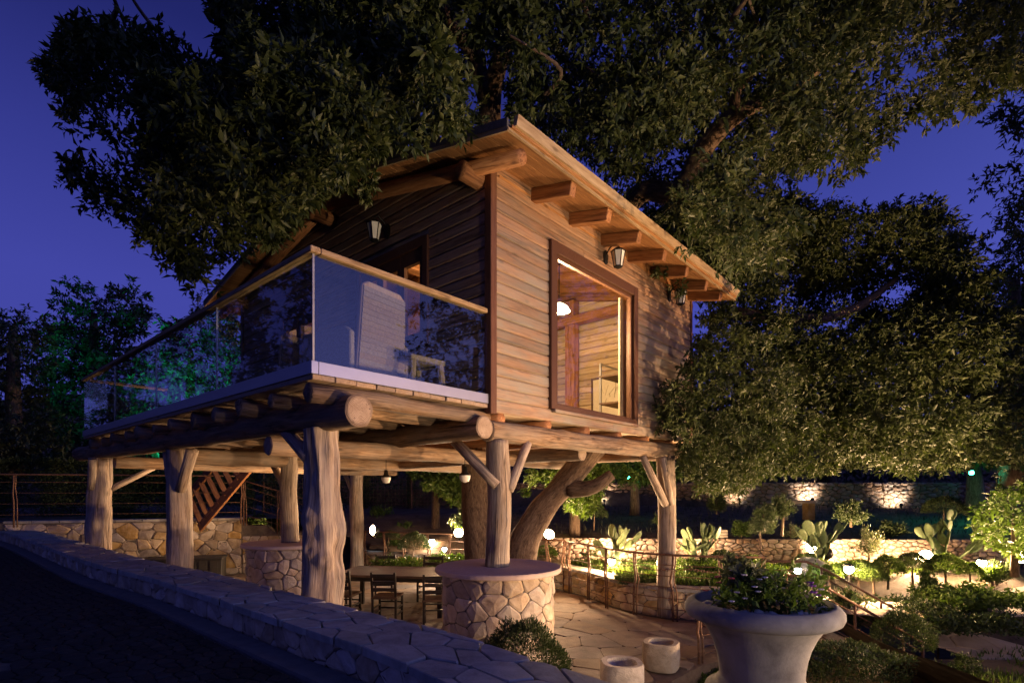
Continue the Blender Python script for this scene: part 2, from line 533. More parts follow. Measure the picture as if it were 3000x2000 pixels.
M['plastic'] = plain("dark_wicker", (0.03, 0.028, 0.026), 0.6)
M['canvas'] = plain("curtain_cloth", (0.42, 0.35, 0.25), 0.9, 0, 0.1, 8)
M['paper'] = plain("picture_paper", (0.62, 0.55, 0.42), 0.8, 0, 0.05)
M['ink'] = plain("picture_ink", (0.20, 0.16, 0.10), 0.8)
M['frost'] = plain("frosted_lantern_glass", (0.62, 0.62, 0.58), 0.35, 0, 0.06)
M['cactus'] = plain("cactus_skin", (0.135, 0.185, 0.075), 0.6, 0, 0.22, 7, 0.2)
M['bal_glass'] = glass("balustrade_glass", (0.90, 0.93, 0.93), 1.56)
M['win_glass'] = glass("window_glass", (0.96, 0.96, 0.95), 1.36)
M['leaf'] = leafm("carob_leaf", (0.020, 0.031, 0.010), (0.042, 0.058, 0.018), (0.086, 0.102, 0.038))
M['leaf2'] = leafm("olive_leaf", (0.06, 0.07, 0.035), (0.105, 0.12, 0.065), (0.17, 0.18, 0.11))
M['leaf3'] = leafm("fresh_leaf", (0.04, 0.075, 0.014), (0.075, 0.125, 0.024), (0.125, 0.18, 0.045), 0.35)
M['leaf4'] = leafm("dark_shrub_leaf", (0.02, 0.035, 0.012), (0.045, 0.07, 0.022), (0.08, 0.105, 0.04), 0.2)
M['leafbg'] = leafm("far_leaf", (0.02, 0.03, 0.015), (0.045, 0.055, 0.028), (0.08, 0.09, 0.05), 0.15)
M['grass'] = leafm("grass_blade", (0.05, 0.08, 0.015), (0.09, 0.14, 0.03), (0.15, 0.20, 0.06), 0.35)
M['petal_purple'] = plain("purple_petal", (0.16, 0.03, 0.28), 0.6)
M['petal_red'] = plain("red_petal", (0.28, 0.02, 0.05), 0.6)
M['petal_white'] = plain("white_petal", (0.62, 0.58, 0.62), 0.6)
M['lamp_warm'] = emit("lamp_face_warm", (1.0, 0.72, 0.40), 60)
M['lamp_white'] = emit("lamp_face_white", (1.0, 0.90, 0.80), 40)
M['lamp_green'] = emit("lamp_face_green", (0.05, 1.0, 0.60), 40)
M['lamp_pendant'] = emit("pendant_glow", (1.0, 0.78, 0.48), 14)

# ---------------------------------------------------------------- lights
WARM = (1.0, 0.73, 0.46)
AMBER = (1.0, 0.60, 0.31)
def point(parent, loc, power, col=WARM, r=0.05):
    d = bpy.data.lights.new("lamp_light", 'POINT')
    d.energy = power; d.color = col; d.shadow_soft_size = r
    o = bpy.data.objects.new("lamp_light", d)
    o.location = loc
    return link(o, parent)
def spot(parent, loc, target, power, col=WARM, ang=90, r=0.06, blend=0.6):
    d = bpy.data.lights.new("lamp_light", 'SPOT')
    d.energy = power; d.color = col; d.shadow_soft_size = r
    d.spot_size = R(ang); d.spot_blend = blend
    o = bpy.data.objects.new("lamp_light", d)
    o.location = loc
    o.rotation_euler = (Vector(target) - Vector(loc)).to_track_quat('-Z', 'Y').to_euler()
    return link(o, parent)
# ---------------------------------------------------------------- stonework
def voronoi(u0, u1, v0, v1, du, dv, jit=0.42, seed=1):
    """irregular stones filling a rectangle; returns polygons in (u, v)"""
    rg = random.Random(seed)
    nu, nv = max(1, round((u1 - u0) / du)), max(1, round((v1 - v0) / dv))
    su, sv = (u1 - u0) / nu, (v1 - v0) / nv
    pts = []
    for j in range(-1, nv + 1):
        off = 0.5 if j % 2 else 0.0
        for i in range(-2, nu + 2):
            if rg.random() < 0.08: continue
            pts.append(((i + 0.5 + off - .25 + rg.uniform(-jit, jit)), (j + 0.5 + rg.uniform(-jit, jit) * .9)))
    P = np.array(pts)
    out = []
    for a in range(len(P)):
        p = P[a]
        if p[0] < -0.6 or p[0] > nu + 0.6 or p[1] < -0.6 or p[1] > nv + 0.6: continue
        d = P - p
        idx = np.where((np.abs(d[:, 0]) < 3.2) & (np.abs(d[:, 1]) < 3.2))[0]
        poly = [(max(0, p[0] - 3), max(0, p[1] - 3)), (min(nu, p[0] + 3), max(0, p[1] - 3)), (min(nu, p[0] + 3), min(nv, p[1] + 3)), (max(0, p[0] - 3), min(nv, p[1] + 3))]
        for k in idx:
            if k == a: continue
            n = P[k] - p
            m = (P[k] + p) / 2
            new = []
            for i in range(len(poly)):
                q, r = poly[i], poly[(i + 1) % len(poly)]
                dq = (q[0] - m[0]) * n[0] + (q[1] - m[1]) * n[1]
                dr = (r[0] - m[0]) * n[0] + (r[1] - m[1]) * n[1]
                if dq <= 0: new.append(q)
                if dq * dr < 0:
                    t = dq / (dq - dr)
                    new.append((q[0] + (r[0] - q[0]) * t, q[1] + (r[1] - q[1]) * t))
            poly = new
            if len(poly) < 3: break
        if len(poly) < 3: continue
        q = [(u0 + x * su, v0 + y * sv) for x, y in poly]
        ar = 0.5 * abs(sum(q[i][0] * q[(i + 1) % len(q)][1] - q[(i + 1) % len(q)][0] * q[i][1] for i in range(len(q))))
        if ar < du * dv * 0.06: continue
        out.append(q)
    return out

def stone_geo(poly, mapf, gap, proud, rg, base=-0.03, dome=0.012, cut=0.2, bev=0.8):
    cx = sum(p[0] for p in poly) / len(poly); cy = sum(p[1] for p in poly) / len(poly)
    q = []
    n = len(poly)
    for i in range(n):                        # knock the corners off
        a, b, c = poly[i - 1], poly[i], poly[(i + 1) % n]
        la = math.hypot(a[0] - b[0], a[1] - b[1]); lc = math.hypot(c[0] - b[0], c[1] - b[1])
        if la < 1e-6 or lc < 1e-6: continue
        k = min(cut, 0.4)
        q.append((b[0] + (a[0] - b[0]) * k, b[1] + (a[1] - b[1]) * k))
        q.append((b[0] + (c[0] - b[0]) * k, b[1] + (c[1] - b[1]) * k))
    rm = sum(math.hypot(p[0] - cx, p[1] - cy) for p in q) / max(1, len(q))
    s = max(0.5, 1 - gap / max(rm, 1e-4))
    q = [(cx + (p[0] - cx) * s, cy + (p[1] - cy) * s) for p in q]
    m = len(q)
    pr = proud * rg.uniform(0.35, 1.3)
    tx, ty = rg.uniform(-1, 1) * dome * 8, rg.uniform(-1, 1) * dome * 8
    vs = [mapf(x, y, base) for x, y in q]
    vs += [mapf(x, y, pr * 0.45) for x, y in q]
    vs += [mapf(cx + (x - cx) * bev, cy + (y - cy) * bev, pr + (x - cx) * tx + (y - cy) * ty + rg.uniform(-1, 1) * dome * .5) for x, y in q]
    vs.append(mapf(cx, cy, pr + dome))
    fs = []
    for i in range(m):
        j = (i + 1) % m
        fs += [(i, j, m + j, m + i), (m + i, m + j, 2 * m + j, 2 * m + i), (2 * m + i, 2 * m + j, 3 * m)]
    return vs, fs

def lay(parent, name, polys, mapf, gap, proud, mat, seed=3, limit=290, key=None, smooth=False, **kw):
    """each stone one object; stones past the limit joined into one part"""
    rg = random.Random(seed)
    if key: polys = sorted(polys, key=key)
    rest = MB()
    for i, p in enumerate(polys):
        vs, fs = stone_geo(p, mapf, gap, proud, rg, **kw)
        if i < limit:
            mats = mat if isinstance(mat, list) else [mat]
            MB().add(vs, fs).build(name, rg.choice(mats), parent, smooth)
        else:
            rest.add(vs, fs)
    if rest.v:
        tag(rest.build("small_" + name, mat if not isinstance(mat, list) else mat[0], parent), kind='stuff')

class Path:
    """smooth plan curve measured by length; side() points to the right of travel"""
    def __init__(s, pts, sub=10):
        P = [Vector((p[0], p[1], 0)) for p in pts]
        P = [P[0] * 2 - P[1]] + P + [P[-1] * 2 - P[-2]]
        o = []
        for i in range(1, len(P) - 2):
            for k in range(sub):
                t = k / sub
                a, b, c, d = P[i - 1], P[i], P[i + 1], P[i + 2]
                o.append(0.5 * ((2 * b) + (c - a) * t + (2 * a - 5 * b + 4 * c - d) * t * t + (3 * b - a - 3 * c + d) * t ** 3))
        o.append(P[-2])
        s.p = o
        s.l = [0.0]
        for i in range(1, len(o)): s.l.append(s.l[-1] + (o[i] - o[i - 1]).length)
        s.L = s.l[-1]
    def at(s, u):
        if u <= 0: i = 0
        elif u >= s.L: i = len(s.p) - 2
        else:
            i = min(len(s.p) - 2, int(np.searchsorted(s.l, u)) - 1)
            i = max(i, 0)
        seg = s.l[i + 1] - s.l[i]
        t = (u - s.l[i]) / seg
        p = s.p[i].lerp(s.p[i + 1], t) if 0 <= t <= 1 else s.p[i] + (s.p[i + 1] - s.p[i]) * t
        d = (s.p[i + 1] - s.p[i]).normalized()
        return p, d, Vector((d.y, -d.x, 0))
    def near(s, x, y):
        b = min(range(len(s.p)), key=lambda i: (s.p[i].x - x) ** 2 + (s.p[i].y - y) ** 2)
        return s.l[b], math.hypot(s.p[b].x - x, s.p[b].y - y)

def wall_body(path, u0, u1, off0, off1, z0, z1, mb=None, step=0.25):
    mb = mb or MB()
    n = max(1, int((u1 - u0) / step))
    vs = []
    for i in range(n + 1):
        p, d, r = path.at(u0 + (u1 - u0) * i / n)
        zt = z1(u0 + (u1 - u0) * i / n) if callable(z1) else z1
        for o, z in ((off0, z0), (off1, z0), (off1, zt), (off0, zt)):
            q = p + r * o
            vs.append((q.x, q.y, z))
    fs = []
    for i in range(n):
        for k in range(4):
            a, b = i * 4 + k, i * 4 + (k + 1) % 4
            fs.append((a, b, b + 4, a + 4))
    fs += [(0, 1, 2, 3), (n * 4 + 3, n * 4 + 2, n * 4 + 1, n * 4)]
    return mb.add(vs, fs)

# ---------------------------------------------------------------- ground
ROAD_Z, WALL_Z = 1.05, 1.30
front_px = [(-140, 1527), (26, 1560), (255, 1639), (459, 1692), (689, 1766), (900, 1834), (1118, 1905), (1297, 1982)]
fp = [on(x, y, WALL_Z) for x, y in front_px]
fp = [(p.x, p.y) for p in fp] + [(0.12, 2.33), (0.66, 1.62), (1.05, 0.8), (1.25, -0.4)]
PAR = Path(fp)                              # front edge of the parapet, road on its right-hand side (side() < 0 is the terrace)

gm = MB()
gm.add([(-900, -900, -3.2), (900, -900, -3.2), (900, 900, -3.2), (-900, 900, -3.2)], [(0, 1, 2, 3)])
tag(gm.build("ground", M['soil']), "dark open ground reaching to the horizon", kind='structure')

hv = []; hf = []  # hill added so gaps in the far wood show dark ground, not sky
hx = np.arange(-90, 91, 5.0); hyy = [30.5, 34, 40, 50, 70]
for j, y in enumerate(hyy):
    for x in hx:
        hz = (0.4, 3.2, 6.2, 8.5, 6.0)[j] + 1.2 * mnoise.noise(Vector((x * .07, y * .05, 3)))
        if x < -8: hz *= 1.25
        hv.append((x, y, hz if j else -3.0))
for j in range(4):
    for i in range(len(hx) - 1):
        a = j * len(hx) + i
        hf.append((a, a + 1, a + 1 + len(hx), a + len(hx)))
tag(MB().add(hv, hf).build("hills", M['soil'], None, True), "added dark hill closing the sky gaps behind the garden", kind='structure')
# road: a bed and setts
road = thing("road", "dark sett paved road in the shade along the parapet wall", None)
road['kind'] = 'structure'
rb = MB(); vs = []; fs = []
n = 60
for i in range(n + 1):
    p, d, r = PAR.at(PAR.L * i / n)
    for o in (0.0, 14.0):
        q = p + r * o
        vs.append((q.x, q.y, ROAD_Z - 0.012))
for i in range(n): fs.append((2 * i, 2 * i + 1, 2 * i + 3, 2 * i + 2))
rb.add(vs, fs); rb.build("road_bed", M['mortar'], road)
def map_road(u, v, h):
    p, d, r = PAR.at(u); q = p + r * v
    return (q.x, q.y, ROAD_Z + h)
def seen(x, y, z, m=60):
    if y < 0.4: return False
    X, Y = CX + F * x / y, HY - F * (z - EYE) / y
    return -m < X < 3000 + m and -m < Y < 2000 + m
cob = []
rg = random.Random(5)
for q_ in voronoi(0, PAR.L, 0.24, 4.3, 0.135, 0.10, jit=.3, seed=77):
    w_ = map_road(q_[0][0], q_[0][1], 0)
    if seen(*w_): cob.append(q_)
def roadkey(p):
    q = map_road(p[0][0], p[0][1], 0)
    return math.hypot(q[0], q[1])
lay(road, "sett", cob, map_road, 0.007, 0.007, M['cobble'], key=roadkey, base=-0.015, dome=0.004, cut=0.14, bev=0.85)
kb = wall_body(PAR, 0, PAR.L, 0.02, 0.21, ROAD_Z - 0.05, ROAD_Z + 0.025)
kb.build("kerb_strip", M['kerb'], road)

# parapet wall with coping
par = thing("parapet_wall", "low stone parapet with pale blue crazy flagstone top curving along the dark road", "wall")
wall_body(PAR, 0, PAR.L, -0.55, 0.0 - 0.02, -0.1, WALL_Z - 0.05).build("wall_core", M['mortar'], par)
def map_pf(u, v, h):
    p, d, r = PAR.at(u); q = p + r * (h - 0.02)
    return (q.x, q.y, v)
umin, umax = 0.0, PAR.near(0.4, 2.0)[0]
lay(par, "stone", voronoi(umin, umax, ROAD_Z - 0.01, WALL_Z - 0.055, 0.20, 0.15, jit=.47, seed=4), map_pf, 0.006, 0.02, M['rubble'], cut=0.15,
    key=lambda p: -p[0][0])
def map_pt(u, v, h):
    p, d, r = PAR.at(u); q = p - r * v
    return (q.x, q.y, WALL_Z - 0.012 + h)
lay(par, "coping_stone", voronoi(umin, umax, -0.035, 0.58, 0.31, 0.21, jit=0.5, seed=9), map_pt, 0.009, 0.012, M['coping'], base=-0.045, dome=0.002, cut=0.08, bev=0.955,
    key=lambda p: -p[0][0])

# terrace edge (garden side), drawn from the left retaining wall round to the stairs
EDGE = Path([(-4.6, 15.6), (-3.2, 14.9), (-1.2, 14.1), (0.5, 13.1), (1.35, 12.1), (1.72, 11.35), (2.05, 10.5), (2.62, 9.83), (3.4, 9.5), (4.3, 9.4), (5.2, 9.4)])
LEFT = Path([(-13.5, 12.9), (-10.7, 13.7), (-8.9, 14.4), (-7.4, 14.9), (-6.4, 15.2), (-4.9, 15.7)])
NEAR = [(5.2, 8.25), (4.4, 8.2), (3.4, 7.75), (2.5, 7.15), (1.95, 6.6), (1.35, 5.6), (0.95, 4.4), (0.75, 3.0), (0.6, 2.3)]
ter = [(p.x, p.y) for p in LEFT.p] + [(p.x, p.y) for p in EDGE.p] + NEAR
ter += [((PAR.at(u)[0] - PAR.at(u)[2] * 0.4).x, (PAR.at(u)[0] - PAR.at(u)[2] * 0.4).y) for u in np.linspace(PAR.near(0.4, 2.0)[0], 0.3, 24)]
def inside(x, y, poly=ter):
    c = False
    j = len(poly) - 1
    for i in range(len(poly)):
        xi, yi = poly[i]; xj, yj = poly[j]
        if (yi > y) != (yj > y) and x < (xj - xi) * (y - yi) / (yj - yi) + xi: c = not c
        j = i
    return c
tf = thing("terrace_floor", "warm brown slate paved sunken terrace under the tree house", None)
tf['kind'] = 'structure'
bm = bmesh.new()
bvs = [bm.verts.new((x, y, -0.02)) for x, y in ter]
bf = bm.faces.new(bvs)
r_ = bmesh.ops.extrude_face_region(bm, geom=[bf])
for e in r_['geom']:
    if isinstance(e, bmesh.types.BMVert): e.co.z -= 0.5
bmesh.ops.recalc_face_normals(bm, faces=bm.faces[:])
bmesh.ops.triangulate(bm, faces=bm.faces[:])
me = bpy.data.meshes.new("paving_bed"); bm.to_mesh(me); bm.free(); me.materials.append(M['joint'])
link(bpy.data.objects.new("paving_bed", me), tf)
pv = []
for p in voronoi(-10.5, 5.0, 3.0, 15.5, 0.58, 0.5, jit=0.46, seed=21):
    cx = sum(q[0] for q in p) / len(p); cy = sum(q[1] for q in p) / len(p)
    if all(inside(q[0], q[1]) for q in p) and seen(cx, cy, 0, 100):
        pv.append(p)
    elif inside(cx, cy) and seen(cx, cy, 0, 100):
        for _ in range(4):
            p = [((q[0] - cx) * .8 + cx, (q[1] - cy) * .8 + cy) for q in p]
            if all(inside(q[0], q[1]) for q in p): pv.append(p); break
lay(tf, "flagstone", pv, lambda u, v, h: (u, v, h), 0.002, 0.0025, M['slate'], base=-0.03, dome=0.002, cut=0.10, bev=0.96,
    key=lambda p: math.hypot(p[0][0] - 1.2, p[0][1] - 7.5))

# terrain of the garden behind and to the right
def ground_z(x, y):
    z = 0.50
    if y > 13.2:                                     # bank above the long wall
        z = 0.50 + min(1, (y - 13.2) / 0.6) * 0.62 if x > 0.8 else 0.50 + min(0.62, max(0, (y - 15.2)) * .3)
        z += max(0, min(y, 19.6) - 13.8) * 0.10
        if y > 20.0: z += 0.6
    if x > 4.4 and y < 11.5:
        k = min(1, (11.5 - y) / 3.5) * min(1, max(0, (x - 4.4) / 1.6))
        z -= 1.05 * k
    if x < -4.4: z = max(z, min(1.5, 0.5 + (-4.4 - x) * 1.0)) if x > -5.4 else 1.5
    return z + 0.05 * mnoise.noise(Vector((x * .7, y * .7, 0)))
def in_stairs(x, y): return 4.0 < x < 7.0 and 8.05 < y < 9.55
TP = [p for p in ter]
ns = 0.3
X0, X1, Y0, Y1 = -22, 26, 2.0, 34
nx, ny = int((X1 - X0) / ns), int((Y1 - Y0) / ns)
gv, gf, gi = [], [], {}
ter_np = np.array(ter)
def gvert(i, j):
    if (i, j) not in gi:
        x, y = X0 + i * ns, Y0 + j * ns
        gi[(i, j)] = len(gv)
        gv.append((x, y, ground_z(x, y)))
    return gi[(i, j)]
def terr_cell(x, y):
    if inside(x, y): return False
    if in_stairs(x, y): return False
    if y < 10 and x < 4.3 and not (x > 2.0 and y > 9.7): return False
    # not over the road or the left side in front of the left wall
    if x < -4 and y < 13.6 + (x + 10) * .2 + 1.0 and not (x > -7.4 and y > 15.4): 
        if y < 13.1 + max(0, x + 13.5) * 0.33 + .3: return False
    return True
for i in range(nx):
    for j in range(ny):
        x, y = X0 + (i + .5) * ns, Y0 + (j + .5) * ns
        if terr_cell(x, y):
            gf.append((gvert(i, j), gvert(i + 1, j), gvert(i + 1, j + 1), gvert(i, j + 1)))
tag(MB().add(gv, gf).build("garden_ground", M['soil'], None, True), "dark planted garden soil of the terraced slope", kind='structure')
nb = MB(); 
nbp = [(x, y) for x, y in NEAR] + [(0.6, 1.0), (3, 0.5), (9, 2), (9, 8.25)]
nb.add([(x, y, -0.28) for x, y in nbp], [tuple(range(len(nbp)))])
tag(nb.build("lower_bed", M['soil']), "low soil bed beside the terrace edge", kind='structure')

# left retaining wall
lw = thing("retaining_wall", "warm lit stone retaining wall behind the thick left posts", "wall")
LTOP = 1.52
def left_top(u):
    x = LEFT.at(u)[0].x
    return LTOP if x < -7.3 else (LTOP - 0.22 if x < -6.6 else LTOP - 0.42)
wall_body(LEFT, 0, LEFT.L, -0.45, -0.02, -0.2, left_top).build("wall_core", M['mortar'], lw)
def map_l(u, v, h):
    p, d, r = LEFT.at(u); q = p + r * (h - 0.02)
    return (q.x, q.y, v)
us = LEFT.near(-12.3, 13.2)[0]; u7 = LEFT.near(-7.35, 14.9)[0]
pl = voronoi(us, u7, 0.0, LTOP - 0.07, 0.33, 0.235, seed=31) + voronoi(u7 + .02, LEFT.L - .1, 0.0, LTOP - 0.5, 0.3, 0.24, seed=32)
lay(lw, "stone", pl, map_l, 0.007, 0.022, [M['ochre'], M['rubble']], cut=.13)
for i in range(9):
    a = us + (u7 - us) * i / 9 + .01; b = us + (u7 - us) * (i + 1) / 9 - .01
    wall_body(LEFT, a, b, -0.48, 0.05, LTOP - 0.055, LTOP + .004).build("coping_stone", M['coping'], lw)

# low curved wall between terrace and planting bed
cw = thing("curved_wall", "low curved golden stone wall edging the sunken terrace below the railing", "wall")
CT = 0.53
wall_body(EDGE, 0, EDGE.L, -0.40, -0.02, -0.2, CT - 0.045).build("wall_core", M['mortar'], cw)
def map_c(u, v, h):
    p, d, r = EDGE.at(u); q = p + r * (h - 0.02)
    return (q.x, q.y, v)
lay(cw, "stone", voronoi(0.5, EDGE.L, 0.0, CT - 0.05, 0.27, 0.18, jit=.47, seed=41), map_c, 0.006, 0.02, M['ochre'], cut=.13)
k = 26
for i in range(k):
    a = EDGE.L * i / k + .006; b = EDGE.L * (i + 1) / k - .006
    wall_body(EDGE, a, b, -0.42, 0.03, CT - 0.045, CT + random.uniform(0, .008)).build("coping_stone", M['coping'], cw)

# stairs going down to the right
st = thing("garden_stairs", "stone stairs descending from the terrace to the lower garden between two walls", "stairs")
for i in range(8):
    x0 = 4.5 + i * 0.33
    MB().box((x0, 8.42, -2.2), (x0 + 0.33, 9.22, -0.15 * (i + 1))).build("step", M['pathm'], st)
def slope_wall(name, label, y0, y1, x0, x1, z0, z1, seed):
    w = thing(name, label, "wall")
    mb = MB()
    vs = []
    for x, z in ((x0, z0), (x1, z1)):
        for y in (y0 + .03, y1 - .02):
            vs += [(x, y, -2.6), (x, y, z - .06)]
    mb.add(vs, [(0, 1, 5, 4), (2, 6, 7, 3), (1, 3, 7, 5), (0, 4, 6, 2), (0, 2, 3, 1), (4, 5, 7, 6)])
    mb.build("wall_core", M['mortar'], w)
    zt = lambda x: z0 + (z1 - z0) * (x - x0) / (x1 - x0)
    def mp(u, v, h): return (u, y0 + .03 - h, zt(u) - .07 - v)
    lay(w, "stone", voronoi(x0, x1, 0.0, 0.72, 0.26, 0.18, seed=seed), mp, 0.01, 0.02, M['ochre'])
    n = 9
    for i in range(n):
        a = x0 + (x1 - x0) * i / n + .005; b = x0 + (x1 - x0) * (i + 1) / n - .005
        c = MB(); vs = []
        for x in (a, b):
            for y in (y0 - .03, y1 + .03):
                vs += [(x, y, zt(x) - .06), (x, y, zt(x))]
        c.add(vs, [(0, 1, 5, 4), (2, 6, 7, 3), (1, 3, 7, 5), (0, 4, 6, 2), (0, 2, 3, 1), (4, 5, 7, 6)])
        c.build("coping_stone", M['coping'], w)
    return w
slope_wall("stair_wall", "sloping stone wall of the stairs nearest the big urn", 8.0, 8.36, 4.05, 7.2, 0.08, -1.62, 51)
slope_wall("stair_wall", "sloping stone wall on the far side of the garden stairs", 9.26, 9.6, 5.0, 8.3, 0.08, -1.55, 52)

# long dry wall in the garden, washed by the flood lamps
LONGW = Path([(0.9, 13.3), (3.5, 13.15), (7, 13.0), (10, 12.9), (14.5, 12.6)])
gw = thing("garden_wall", "long rough stone garden wall washed by flood lamps behind the cacti", "wall")
GT = 1.12
wall_body(LONGW, 0, LONGW.L, -0.45, -0.03, 0.2, GT - 0.05).build("wall_core", M['mortar'], gw)
def map_g(u, v, h):
    p, d, r = LONGW.at(u); q = p + r * (h - 0.03)
    return (q.x, q.y, v)
lay(gw, "stone", voronoi(0, LONGW.L, 0.42, GT, 0.175, 0.105, jit=.48, seed=61), map_g, 0.010, 0.05, M['dryrubble'], dome=0.02, cut=0.25, key=lambda p: abs(p[0][0] - 6.5))
# upper dry wall
UPW = Path([(-0.5, 20.6), (5.5, 20.2), (11, 19.8), (15.5, 19.2), (21, 18.2)])
uw = thing("upper_garden_wall", "dry stone wall high on the dark slope with two bright pools of light", "wall")
wall_body(UPW, 0, UPW.L, -0.5, -0.03, 0.8, 2.5).build("wall_core", M['mortar'], uw)
def map_u(u, v, h):
    p, d, r = UPW.at(u); q = p + r * (h - 0.03)
    return (q.x, q.y, v)
lay(uw, "stone", voronoi(0, UPW.L, 1.45, 2.56, 0.24, 0.14, jit=.48, seed=71), map_u, 0.012, 0.06, M['dryrubble'], dome=0.03, cut=0.25, key=lambda p: abs(p[0][0] - 13))
# garden path
gp = thing("garden_path", "pale stone garden path curving between the hedges at right", None)
gp['kind'] = 'structure'
PATHW = Path([tuple(on(2390, 1706, 0.5).xy), tuple(on(2560, 1722, 0.5).xy), tuple(on(2760, 1722, 0.48).xy), tuple(on(3000, 1700, 0.48).xy), tuple(on(3200, 1690, 0.48).xy)])
def map_p(u, v, h):
    p, d, r = PATHW.at(u); q = p + r * v
    return (q.x, q.y, max(ground_z(q.x, q.y), 0.2) + 0.03 + h)
pb = MB(); vs = []
n = 24
for i in range(n + 1):
    for v in (-0.1, 1.15): vs.append(map_p(PATHW.L * i / n, v, -0.01))
pb.add(vs, [(2 * i, 2 * i + 1, 2 * i + 3, 2 * i + 2) for i in range(n)]); pb.build("path_bed", M['pathm'], gp)
lay(gp, "flagstone", voronoi(0, PATHW.L, -0.1, 1.15, 0.55, 0.45, seed=81), map_p, 0.008, 0.006, M['pathm'], base=-0.02, dome=0.002, cut=0.1, bev=0.96)
PATH2 = Path([tuple(on(2690, 1745, 0.45).xy), tuple(on(2780, 1762, 0.4).xy), tuple(on(2900, 1785, 0.35).xy), tuple(on(3100, 1815, 0.3).xy)])
def map_p2(u, v, h):
    p, d, r = PATH2.at(u); q = p + r * v
    return (q.x, q.y, ground_z(q.x, q.y) + 0.03 + h)
lay(gp, "flagstone", voronoi(0, PATH2.L, -0.4, 0.5, 0.5, 0.45, seed=82), map_p2, 0.006, 0.006, M['pathm'], base=-0.02, dome=0.002, cut=0.1, bev=0.96)
# bed wall under the cutting board of plants near the stairs head
# ---------------------------------------------------------------- tree house
house = thing("tree_house", "timber tree house on log posts with lit corner window and gabled roof", "tree house", (C0.x, C0.y, 0), HROT)
HW_, HS_ = 5.6, 6.76                 # length along the lit wall, width of the gable
ZB = 0.91 + EYE                      # underside of the wall boards
def soff(s):                         # soffit height across the gable
    return 3.82 + EYE + 0.22 * (s if s <= HS_ / 2 else HS_ - s)
zr = lambda z: z + EYE
rh = random.Random(17)
# boards, convex profile; the outer face looks to -y (lit wall) or -x (gable)
PROF = [(0.0, 0.0), (0.017, 0.003), (0.029, 0.016), (0.027, 0.116), (0.018, 0.133), (0.0, 0.136)]
def board(axis, a, b, z, h, mat, out=-1, face=0.0, za=None):
    """one siding board from a to b along axis, with slightly waney edges; za = heights of the upper edge at a and b when cut by the rake"""
    mb = MB()
    k = h / 0.136
    dz = rh.uniform(-.002, .002); dd = rh.uniform(-.004, .005); sd = rh.uniform(0, 99)
    vs, gr, fs = [], [], []
    m = max(1, int((b - a) / .22))
    n = len(PROF)
    for e in range(m + 1):
        x = a + (b - a) * e / m
        wl = .0065 * mnoise.noise(Vector((x * 2.6, sd, 0))); wu = .005 * mnoise.noise(Vector((x * 2.6, sd + 9, 0)))
        wd = .003 * mnoise.noise(Vector((x * 1.5, sd + 5, 0)))
        for j, (d, zz) in enumerate(PROF):
            dep = face + out * (d + (dd + wd if 0 < j < n - 1 else 0))
            zv = z + zz * k + dz + (wl if j in (1, 2) else (wu if j in (3, 4) else 0))
            if za: zv = min(zv, za[0] + (za[1] - za[0]) * e / m if len(za) == 2 else za)
            vs.append((x, dep, zv) if axis == 0 else (dep, x, zv))
            gr.append((d, zz, x))
    for e in range(m):
        for i in range(n):
            j = (i + 1) % n
            fs.append((e * n + i, e * n + j, (e + 1) * n + j, (e + 1) * n + i))
    fs += [tuple(range(n))[::-1], tuple(range(m * n, m * n + n))]
    mb.add(vs, fs, gr)
    return mb.build("wall_board", mat, house)
PITCH = 0.139
WT0, WT1, WZ0, WZ1 = 1.08, 3.42, ZB + 0.16, ZB + 0.16 + PITCH * 16
board(0, 0.06, 2.7, ZB, 0.157, M['siding']); board(0, 2.705, HW_, ZB, 0.157, M['siding'])
r = 0
while True:
    z = ZB + 0.16 + r * PITCH
    if z + PITCH > soff(0) + .05: break
    if r < 16:
        board(0, 0.06, WT0 - .002, z, PITCH - .005, M['siding'])
        board(0, WT1 + .002, HW_, z, PITCH - .005, M['siding'])
    else:
        j = rh.choice([1.9, 2.8, 3.6])
        board(0, 0.06, j, z, PITCH - .005, M['siding']); board(0, j + .003, HW_, z, PITCH - .005, M['siding'])
    r += 1
# gable boards with two openings
G1 = (1.08, 2.72, zr(1.9), zr(3.31)); G2 = (3.85, 5.12, zr(1.0), zr(3.1))
z = ZB
while z < soff(HS_ / 2) - 0.02:
    a, b = 0.06, HS_ - .06
    if z + PITCH > soff(0):
        a = max(a, (z - soff(0)) / 0.22); b = HS_ - a
    cuts = [(a, b)]
    for g in (G1, G2):
        if z + PITCH > g[2] + .01 and z < g[3] - .01:
            new = []
            for (p, q) in cuts:
                if g[0] > p and g[1] < q: new += [(p, g[0]), (g[1], q)]
                else: new.append((p, q))
            cuts = new
    for (p, q) in cuts:
        if q - p > .05: board(1, p, q, z, PITCH - .005, M['gable'], za=((soff(p), soff(q)) if (p + .01 > HS_ / 2 or q - .01 < HS_ / 2) else (9e9, 9e9)))
    z += PITCH
# plain far walls
for k in range(21):
    z = ZB + k * PITCH
    board(1, 0.0, HS_, z, PITCH - .005, M['gable'], out=1, face=HW_)
    board(0, 0.0, HW_, z, PITCH - .005, M['gable'], out=1, face=HS_)
# corner posts / trims
tr = MB(); tr.box((-0.045, -0.045, ZB - .02), (0.06, 0.062, soff(0) - .03), 2); tr.build("corner_post", M['trim'], house, bevel=.006)
tr = MB(); tr.box((-0.045, HS_ - 0.06, ZB), (0.06, HS_ + .045, soff(0) - .03), 2); tr.build("corner_post", M['trim'], house, bevel=.006)
tr = MB(); tr.box((HW_ - .03, -0.045, ZB), (HW_ + .05, 0.06, soff(0) - .03), 2); tr.build("corner_post", M['trim'], house, bevel=.006)
